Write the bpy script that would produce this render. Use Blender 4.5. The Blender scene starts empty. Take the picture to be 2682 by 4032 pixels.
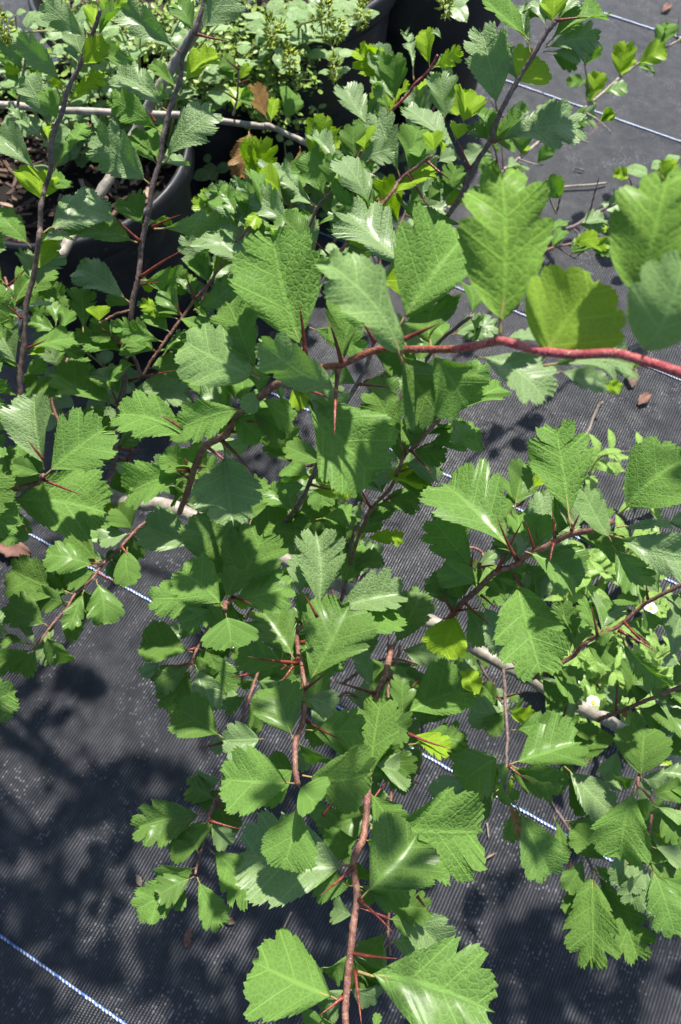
import bpy, bmesh, math, random
from mathutils import Vector, Matrix, noise
R = math.radians
random.seed(7)

# ---------------------------------------------------------------- camera, sky, sun, exposure
sc = bpy.context.scene
CAM_H, PITCH, FPX, CX, CY = 0.76, 64.7, 2911.0, 1341.0, 2016.0
cam_d = bpy.data.cameras.new('camera')
cam = bpy.data.objects.new('camera', cam_d); sc.collection.objects.link(cam)
cam.location = (0, 0, CAM_H); cam.rotation_euler = (R(90 - PITCH), 0, 0)
cam_d.sensor_fit = 'VERTICAL'; cam_d.sensor_height = 24; cam_d.sensor_width = 24
cam_d.lens = 24 * FPX / 4032
cam_d.clip_start = 0.01; cam_d.clip_end = 200
cam_d.dof.use_dof = True; cam_d.dof.focus_distance = 0.34; cam_d.dof.aperture_fstop = 14.0
sc.camera = cam
SUN_EL, SUN_AZ = 58.0, 16.0          # azimuth measured from +Y towards +X
w = bpy.data.worlds.new('World'); sc.world = w; w.use_nodes = True
nt = w.node_tree; bg = nt.nodes['Background']
sky = nt.nodes.new('ShaderNodeTexSky'); sky.sky_type = 'NISHITA'; sky.sun_disc = False
sky.sun_elevation = R(SUN_EL); sky.sun_rotation = R(SUN_AZ)
nt.links.new(sky.outputs[0], bg.inputs[0]); bg.inputs[1].default_value = 0.095
sd = bpy.data.lights.new('sun', 'SUN'); sun = bpy.data.objects.new('sun', sd); sc.collection.objects.link(sun)
sd.energy = 5.0; sd.angle = R(1.4); sd.color = (1.0, 0.95, 0.87)
sdir = Vector((math.sin(R(SUN_AZ)) * math.cos(R(SUN_EL)), math.cos(R(SUN_AZ)) * math.cos(R(SUN_EL)), math.sin(R(SUN_EL))))
sun.rotation_euler = sdir.to_track_quat('Z', 'Y').to_euler(); sun.location = sdir * 5
sc.view_settings.view_transform = 'Standard'; sc.view_settings.look = 'None'
sc.view_settings.exposure = 0.95; sc.view_settings.gamma = 1
sc.render.engine = 'CYCLES'

# ---------------------------------------------------------------- helpers
C0 = Vector((0, 0, CAM_H))
VF = Vector((0, math.cos(R(PITCH)), -math.sin(R(PITCH))))
VU = Vector((0, math.sin(R(PITCH)), math.cos(R(PITCH))))
VR = Vector((1, 0, 0))
def ray(x, y): return VR * ((x - CX) / FPX) - VU * ((y - CY) / FPX) + VF
def at(x, y, d): return C0 + ray(x, y) * d                      # point seen at (x, y) at distance d along the view axis
def on_height(x, y, h=0.0):
    r = ray(x, y); return C0 + r * ((CAM_H - h) / -r.z)
def link(o, parent=None):
    sc.collection.objects.link(o)
    if parent: o.parent = parent
    return o
def tag(o, label=None, cat=None, group=None, kind=None):
    if label: o['label'] = label
    if cat: o['category'] = cat
    if group: o['group'] = group
    if kind: o['kind'] = kind
    return o
def empty(name, loc, label, cat, group=None):
    o = bpy.data.objects.new(name, None); o.empty_display_size = .02; o.location = loc
    link(o); return tag(o, label, cat, group)
def mesh_obj(name, verts, faces, mat, parent=None, smooth=True, uvs=None, mats=None, fmat=None):
    me = bpy.data.meshes.new(name); me.from_pydata([tuple(v) for v in verts], [], faces)
    for m in (mats or [mat]): me.materials.append(m)
    if fmat: me.polygons.foreach_set('material_index', fmat)
    if uvs:
        ul = me.uv_layers.new(name='UVMap'); flat = []
        for l in me.loops: flat += uvs[l.vertex_index]
        ul.data.foreach_set('uv', flat)
    if smooth: me.polygons.foreach_set('use_smooth', [True] * len(me.polygons))
    me.update()
    return link(bpy.data.objects.new(name, me), parent)
def tube(V, F, pts, rads, n=8, cap=True):
    """append a round tube along pts to lists V, F"""
    b0 = len(V); k = len(pts); side = None
    for i, p in enumerate(pts):
        t = (pts[min(i + 1, k - 1)] - pts[max(i - 1, 0)])
        t = t.normalized() if t.length > 1e-9 else Vector((0, 0, 1))
        if side is None: side = t.orthogonal().normalized()
        side = (side - t * side.dot(t)).normalized(); up = t.cross(side)
        for j in range(n):
            a = 2 * math.pi * j / n
            V.append(p + (side * math.cos(a) + up * math.sin(a)) * rads[i])
    for i in range(k - 1):
        for j in range(n):
            a = b0 + i * n + j; b = b0 + i * n + (j + 1) % n
            F.append((a, b, b + n, a + n))
    if cap:
        F.append(tuple(b0 + j for j in reversed(range(n)))); F.append(tuple(b0 + (k - 1) * n + j for j in range(n)))
def smooth_path(P, rr, sub=6):
    out, rad = [], []
    for i in range(len(P) - 1):
        p0, p1, p2, p3 = P[max(i - 1, 0)], P[i], P[i + 1], P[min(i + 2, len(P) - 1)]
        for s in range(sub):
            t = s / sub
            out.append(.5 * ((2 * p1) + (p2 - p0) * t + (2 * p0 - 5 * p1 + 4 * p2 - p3) * t * t + (3 * p1 - p0 - 3 * p2 + p3) * t ** 3))
            rad.append(rr[i] * (1 - t) + rr[i + 1] * t)
    out.append(P[-1]); rad.append(rr[-1])
    return out, rad

# ---------------------------------------------------------------- materials
class NT:
    def __init__(s, name):
        s.m = bpy.data.materials.new(name); s.m.use_nodes = True; s.t = s.m.node_tree
        s.p = s.t.nodes['Principled BSDF']; s.out = s.t.nodes['Material Output']
    def n(s, typ, **kw):
        nd = s.t.nodes.new('ShaderNode' + typ)
        for k, v in kw.items():
            if k.startswith('i_'):
                key = k[2:]; nd.inputs[int(key) if key.isdigit() else key.replace('_', ' ')].default_value = v
            else: setattr(nd, k, v)
        return nd
    def l(s, a, b): s.t.links.new(a, b)
    def math(s, op, a, b=None, c=None):
        nd = s.n('Math', operation=op)
        for i, v in enumerate((a, b, c)):
            if v is None: continue
            if isinstance(v, (int, float)): nd.inputs[i].default_value = v
            else: s.l(v, nd.inputs[i])
        return nd.outputs[0]
    def ramp(s, v, a, b, lo=0.0, hi=1.0):
        nd = s.n('MapRange'); nd.inputs[1].default_value = a; nd.inputs[2].default_value = b
        nd.inputs[3].default_value = lo; nd.inputs[4].default_value = hi; nd.interpolation_type = 'SMOOTHSTEP'
        s.l(v, nd.inputs[0]); return nd.outputs[0]
    def mix(s, f, a, b):
        nd = s.n('Mix', data_type='RGBA')
        for i, v in ((0, f), (6, a), (7, b)):
            if isinstance(v, (int, float)): nd.inputs[i].default_value = v
            elif isinstance(v, tuple): nd.inputs[i].default_value = (*v, 1)
            else: s.l(v, nd.inputs[i])
        return nd.outputs[2]
    def tex(s, kind='Noise', vec=None, **kw):
        nd = s.n('Tex' + kind, **kw)
        if vec is not None: s.l(vec, nd.inputs['Vector'])
        return nd
    def bump(s, h, strength=.5, dist=.001, normal=None):
        nd = s.n('Bump', i_Strength=strength, i_Distance=dist); s.l(h, nd.inputs['Height'])
        if normal is not None: s.l(normal, nd.inputs['Normal'])
        return nd.outputs[0]

def leaf_material(name, base, vein, edge, under, trans, rough=.64, tr=.27, micro=18., spec=.07, nl=4, bstr=.30, vs=.72, net_s=.40):
    M = NT(name); t = M.n('TexCoord'); uv = M.n('SeparateXYZ'); M.l(t.outputs['UV'], uv.inputs[0])
    q = uv.outputs[0]; s = M.math('ABSOLUTE', M.math('MULTIPLY_ADD', uv.outputs[1], 2., -1.))
    mid = M.ramp(s, .09, .02)
    ph = M.math('FRACT', M.math('ADD', M.math('MULTIPLY', q, float(nl)), .88))
    lat = M.ramp(M.math('ABSOLUTE', M.math('SUBTRACT', ph, .5)), .05, .012)
    # fine network of veinlets, a little warped
    nz = M.tex('Noise', t.outputs['Object'], i_Scale=9., i_Detail=2.)
    add = M.n('VectorMath', operation='MULTIPLY_ADD'); M.l(nz.outputs['Color'], add.inputs[0]); add.inputs[1].default_value = (.06, .06, .06); M.l(t.outputs['Object'], add.inputs[2])
    vo = M.tex('Voronoi', add.outputs[0], feature='DISTANCE_TO_EDGE', i_Scale=micro)
    net = M.ramp(vo.outputs['Distance'], .13, .02)
    vo2 = M.tex('Voronoi', add.outputs[0], feature='DISTANCE_TO_EDGE', i_Scale=micro * 2.6)
    net2 = M.ramp(vo2.outputs['Distance'], .20, .03)
    vm = M.math('MAXIMUM', M.math('MAXIMUM', mid, M.math('MULTIPLY', lat, .6)), M.math('ADD', M.math('MULTIPLY', net, net_s), M.math('MULTIPLY', net2, net_s * .5)))
    oi = M.n('ObjectInfo')
    hs = M.n('HueSaturation', i_Color=(*base, 1)); M.l(M.math('MULTIPLY_ADD', oi.outputs['Random'], .050, .458), hs.inputs['Hue'])
    M.l(M.math('MULTIPLY_ADD', M.math('FRACT', M.math('MULTIPLY', oi.outputs['Random'], 17.3)), .85, .66), hs.inputs['Value'])
    blot = M.tex('Noise', t.outputs['Object'], i_Scale=3.2, i_Detail=4.)
    c = M.mix(M.ramp(blot.outputs[0], .35, .75, 0., .5), hs.outputs[0], tuple(min(1, b * 1.35) for b in base))
    c = M.mix(M.math('MULTIPLY', vm, vs), c, vein)
    ed = M.ramp(M.math('ADD', s, M.math('MULTIPLY', nz.outputs[0], .05)), .90, .975)
    c = M.mix(M.math('MULTIPLY', ed, .9), c, edge)
    spk = M.tex('Noise', t.outputs['Object'], i_Scale=46., i_Detail=1.)                # a few brown blemishes
    bl2 = M.tex('Noise', t.outputs['Object'], i_Scale=4.3, i_Detail=1.)
    spot = M.math('MULTIPLY', M.ramp(spk.outputs[0], .66, .74), M.ramp(bl2.outputs[0], .54, .62))
    c = M.mix(M.math('MULTIPLY', spot, .7), c, (.16, .09, .03))
    geo = M.n('NewGeometry')
    cu = M.mix(M.math('MULTIPLY', M.math('MAXIMUM', mid, M.math('MAXIMUM', lat, M.math('MULTIPLY', net, .5))), .6), under, tuple(min(1, u * 1.8) for u in under))
    c = M.mix(geo.outputs['Backfacing'], c, cu)
    M.l(c, M.p.inputs['Base Color'])
    rr = M.math('ADD', M.math('MULTIPLY_ADD', blot.outputs[0], .22, rough - .10), M.math('MULTIPLY', geo.outputs['Backfacing'], .3))
    M.l(rr, M.p.inputs['Roughness']); M.p.inputs['Specular IOR Level'].default_value = spec
    gl = M.ramp(M.math('FRACT', M.math('MULTIPLY', oi.outputs['Random'], 7.7)), .50, .7, .02, .42 if spec < .13 else .12)
    if spec > .5: M.p.inputs['Coat Weight'].default_value = .35
    else: M.l(gl, M.p.inputs['Coat Weight'])
    M.p.inputs['Coat Roughness'].default_value = .31; M.p.inputs['Coat IOR'].default_value = 1.5
    hgt = M.math('ADD', M.math('MULTIPLY', M.ramp(vo.outputs['Distance'], 0., .22), .8), M.math('MULTIPLY', M.ramp(vo2.outputs['Distance'], 0., .2), .35))
    hgt = M.math('SUBTRACT', hgt, M.math('MULTIPLY', M.math('MAXIMUM', mid, lat), 1.0))
    nb = M.bump(hgt, bstr, .018)
    M.l(nb, M.p.inputs['Normal'])
    tl = M.n('BsdfTranslucent'); M.l(M.mix(M.math('MULTIPLY', vm, .35), trans, tuple(v * .55 for v in trans)), tl.inputs[0]); M.l(nb, tl.inputs[1])
    mx = M.n('MixShader'); mx.inputs[0].default_value = tr
    M.l(M.p.outputs[0], mx.inputs[1]); M.l(tl.outputs[0], mx.inputs[2]); M.l(mx.outputs[0], M.out.inputs[0])
    return M.m
LM = {
 'n': leaf_material('leaf green', (.052, .160, .001), (.24, .46, .02), (.62, .70, .22), (.12, .22, .05), (.20, .48, .01)),
 'd': leaf_material('leaf deep green', (.025, .090, .002), (.16, .34, .02), (.46, .60, .14), (.10, .18, .04), (.14, .38, .01), spec=.07),  # older leaves; for others shade is put into the colour
 'g': leaf_material('leaf bluish green', (.040, .122, .010), (.22, .42, .06), (.50, .62, .24), (.15, .24, .08), (.16, .40, .02), rough=.33, spec=.6, bstr=.32),
 'y': leaf_material('leaf young yellow green', (.095, .21, .003), (.32, .48, .03), (.50, .58, .10), (.24, .38, .03), (.36, .62, .005), tr=.40, rough=.45),
 'p': leaf_material('leaf pale downy', (.062, .150, .012), (.28, .42, .12), (.44, .50, .20), (.17, .27, .09), (.20, .40, .04), rough=.55, spec=.15, bstr=.2),
 'b': leaf_material('leaf olive backlit look', (.017, .056, .002), (.22, .36, .02), (.40, .34, .10), (.12, .22, .03), (.16, .36, .01), tr=.16, rough=.5, vs=.8, net_s=.24, micro=15., bstr=.16, spec=.2),  # young olive leaf with yellow veins, coloured to look backlit
 'v': leaf_material('leaf soft yellow green', (.075, .125, .005), (.25, .31, .04), (.48, .32, .12), (.20, .32, .04), (.30, .46, .01), tr=.35, rough=.55, vs=.65, net_s=.22, micro=15., bstr=.14, spec=.2),
 'o': leaf_material('leaf dry ochre', (.13, .075, .022), (.09, .05, .018), (.26, .16, .06), (.24, .14, .05), (.28, .15, .03), rough=.6),
}
def bark_material(name, c1, c2, scale=260., rough=.55, fuzz=0., bs=.5):
    M = NT(name); t = M.n('TexCoord')
    n1 = M.tex('Noise', t.outputs['Object'], i_Scale=scale, i_Detail=4.); n2 = M.tex('Noise', t.outputs['Object'], i_Scale=scale * .12, i_Detail=3.)
    c = M.mix(M.ramp(n1.outputs[0], .35, .65), c1, c2); c = M.mix(M.ramp(n2.outputs[0], .4, .7, 0., .6), c, tuple(v * .5 for v in c1))
    n3 = M.tex('Noise', t.outputs['Object'], i_Scale=scale * 4., i_Detail=2.)
    c = M.mix(M.ramp(n3.outputs[0], .62, .72, 0., fuzz), c, (.75, .62, .5))
    M.l(c, M.p.inputs['Base Color']); M.p.inputs['Roughness'].default_value = rough
    M.l(M.bump(M.math('ADD', n1.outputs[0], n3.outputs[0]), bs, .0006), M.p.inputs['Normal'])
    return M.m
BM = {
 'red': bark_material('bark red shoot', (.30, .030, .045), (.42, .11, .10), 500., fuzz=.9, bs=.35),
 'rd': bark_material('bark russet', (.24, .045, .025), (.36, .12, .06), 420., fuzz=.8),
 'rb': bark_material('bark red brown', (.15, .052, .036), (.27, .14, .10), 380., fuzz=.45),
 'br': bark_material('bark dark brown', (.10, .062, .058), (.20, .14, .13), 420., fuzz=.25),
 'gr': bark_material('bark grey', (.25, .215, .18), (.40, .36, .30), 190., bs=.35),
 'gd': bark_material('bark twig grey', (.22, .18, .14), (.36, .30, .24), 260.),
 'th': bark_material('thorn', (.12, .018, .014), (.24, .05, .03), 300., rough=.35, fuzz=.12),
 'pe': bark_material('petiole', (.34, .30, .10), (.42, .26, .10), 300.),
}

# ---------------------------------------------------------------- leaf shape
NLOB = 4
def leaf_geo(w, seed, fold=.12, curl=.10, wc=.15, wave=.02, lob=.055, ser=.022, nt=5, ns=4, p=.11, bexp=.5, aexp=1.15):
    rnd = random.Random(seed)
    a, b = aexp, bexp; xm = a / (a + b); hm = xm ** a * (1 - xm) ** b
    nq = NLOB * 5 * nt
    V, F, UV, FM = [], [], [], []
    bend = rnd.uniform(-.05, .05)
    midx = {}
    def zf(x, y, q, s, sg):
        z = fold * abs(y) - wc * y * y / max(w, .3) + curl * 4 * x * (1 - x) * .5
        z += .004 * (1 - math.cos(2 * math.pi * (q * NLOB - .62))) * math.sin(math.pi * min(s, 1)) * min(1, w * 1.6)
        z += wave * math.sin(q * 13 + seed * 1.7 + sg) * s * s
        z += rnd_side[sg] * y
        return z
    rnd_side = {1: rnd.uniform(-.06, .12), -1: -rnd.uniform(-.06, .12)}
    for i in range(nq + 1):
        q = i / nq; xi = 1 - (1 - q) ** 1.75; x0 = p + (1 - p) * xi; h = .5 * w * (xi ** a * (1 - xi) ** b) / hm
        m = max(x0 - .80 * h, p + .12 * (x0 - p)) if q < 1 else 1.
        midx[i] = (len(V),); y = bend * math.sin(math.pi * m)
        V.append(Vector((m, y, zf(m, 0, q, 0, 1)))); UV.append((q, .5))
    rows = {}
    for sg in (1, -1):
        la = [rnd.uniform(.55, 1.35) for _ in range(NLOB + 1)]; sa = [rnd.uniform(.5, 1.4) for _ in range(NLOB * 5 + 1)]
        for i in range(nq + 1):
            q = i / nq; xi = 1 - (1 - q) ** 1.75; x0 = p + (1 - p) * xi; h = .5 * w * (xi ** a * (1 - xi) ** b) / hm
            pl = q * NLOB; fl = pl - int(pl); l_ = 1 - math.exp(-((fl if fl < .55 else 1 - fl) / .15) ** 2) * (1 if fl > .55 else .9) + .18 * math.sin(math.pi * fl)
            ps = q * NLOB * 5; fs = ps - int(ps + 1e-6); s_ = fs / .8 if fs < .801 else (1 - fs) / .2
            env = min(1, max(0, (q - .22) / .18)); ev2 = min(1, max(0, (q - .12) / .12))
            k = (lob * la[min(int(pl), NLOB)] * (l_ - .9) * env + ser * sa[min(int(ps + 1e-6), NLOB * 5)] * s_ * ev2)
            tb = q ** 3; dx, dy = .45 + .55 * tb, .9 * (1 - tb)
            ox, oy = x0 + k * dx, max(h + k * dy, .002)
            if i == nq: ox, oy = 1 + lob * .3, 0.
            m = V[i].x; yb = V[i].y
            for j in range(1, ns + 1):
                s = j / ns; x = m + (ox - m) * s; y = oy * s
                rows[(sg, i, j)] = len(V); V.append(Vector((x, yb + sg * y, zf(x, y * sg, q, s, sg)))); UV.append((q, .5 + .5 * s * sg))
        for i in range(nq):
            for j in range(ns):
                g = lambda ii, jj: ii if jj == 0 else rows[(sg, ii, jj)]
                f = (g(i, j), g(i + 1, j), g(i + 1, j + 1), g(i, j + 1))
                F.append(f if sg < 0 else f[::-1]); FM.append(0)
    b0 = len(V); pts = [Vector((x, bend * math.sin(math.pi * x) if x > p else 0, (zf(x, 0, 0, 0, 1) if x > p else zf(x, 0, 0, 0, 1)) - .006)) for x in (0, .05, p, .2, .32, .45)]
    V0 = []; F0 = []; tube(V0, F0, pts, [.014, .012, .011, .009, .007, .003], 5)
    V += V0; UV += [(0, .5)] * len(V0)
    for f in F0: F.append(tuple(i + b0 for i in f)); FM.append(1)
    if fold or curl:
        z1 = V[nq].z
        for v in V: v.z -= z1 * max(0, v.x)
    return V, F, UV, FM
_lc = [0]
def place_leaf(parent, root, P0, tip, n, w, kind, geo_kw=None, detail=True):
    """a leaf of its own: base at P0, tip at tip, upper side towards n"""
    _lc[0] += 1
    m = tip - P0; L = m.length; m = m.normalized()
    n = (n - m * n.dot(m)).normalized(); s = n.cross(m)
    kw = dict(fold=random.choice((.08, .2, .32, .45, .6)) * random.uniform(.7, 1.2), curl=random.uniform(-.04, .32), wc=random.uniform(0, .4), wave=random.uniform(.015, .07),
              lob=random.uniform(.05, .125), ser=random.uniform(.028, .044), aexp=random.uniform(.85, 1.2), bexp=random.uniform(.36, .50))
    if kind in 'bvp': kw['lob'] *= .7; kw['aexp'] *= .72; kw['ser'] *= .6; kw['fold'] = .1
    if not detail: kw['nt'] = 5; kw['ns'] = 2
    kw.update(geo_kw or {})
    V, F, UV, FM = leaf_geo(w * 1.04, _lc[0] * 1.37, **kw)
    o = mesh_obj('leaf', V, F, None, None, True, UV, [LM[kind], BM['pe']], FM)
    M = Matrix(((m.x * L, s.x * L, n.x * L, P0.x), (m.y * L, s.y * L, n.y * L, P0.y), (m.z * L, s.z * L, n.z * L, P0.z), (0, 0, 0, 1)))
    o.parent = parent; o.matrix_basis = Matrix.Translation(-root) @ M
    return o
def leaf_px(parent, root, x, y, tx, ty, d0, w=.6, u=None, roll=None, kind='n', dt=0.):
    P0 = at(x, y, d0); rt = ray(tx, ty)
    u = (random.uniform(.6, 1.1) if kind == 'g' else random.uniform(.0, .95)) if u is None else u
    n = ((C0 - P0).normalized() * (1 - u) + Vector((0, 0, 1)) * u + Vector([random.gauss(0, .16) for _ in range(3)]))
    for _ in range(6):
        n.normalize(); t = (P0 - C0).dot(n) / rt.dot(n) + dt; tip = C0 + rt * t
        flat = (rt * d0 + C0 - P0).length
        if (tip - P0).length < 1.45 * flat and t > .05: break
        n += (C0 - P0).normalized() * .5
    else: tip = C0 + rt * d0
    m = (tip - P0).normalized(); n = (n - m * n.dot(m)).normalized()
    roll = random.gauss(0, 16) if roll is None else roll
    n.rotate(Matrix.Rotation(R(roll), 3, m))
    s = n.cross(m); v = (tip + P0) / 2 - C0; v.normalize()
    cw = max(.62, math.sqrt(max(0, 1 - s.dot(v) ** 2))); cl = math.sqrt(max(.2, 1 - m.dot(v) ** 2))
    return place_leaf(parent, root, P0, tip, n, w * cl / cw * 1.0, kind)
def thorn(parent, root, P0, P1, r):
    V, F = [], []; k = 7; side = (P1 - P0).orthogonal().normalized() * (P1 - P0).length * random.uniform(-.03, .03)
    pts = [P0.lerp(P1, i / (k - 1)) + side * math.sin(math.pi * i / (k - 1)) - root for i in range(k)]
    rad = [r * (1.35, 1.0, .85, .72, .55, .32, .03)[i] for i in range(k)]
    tube(V, F, pts, rad, 7); return mesh_obj('thorn', V, F, BM['th'], parent)
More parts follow.
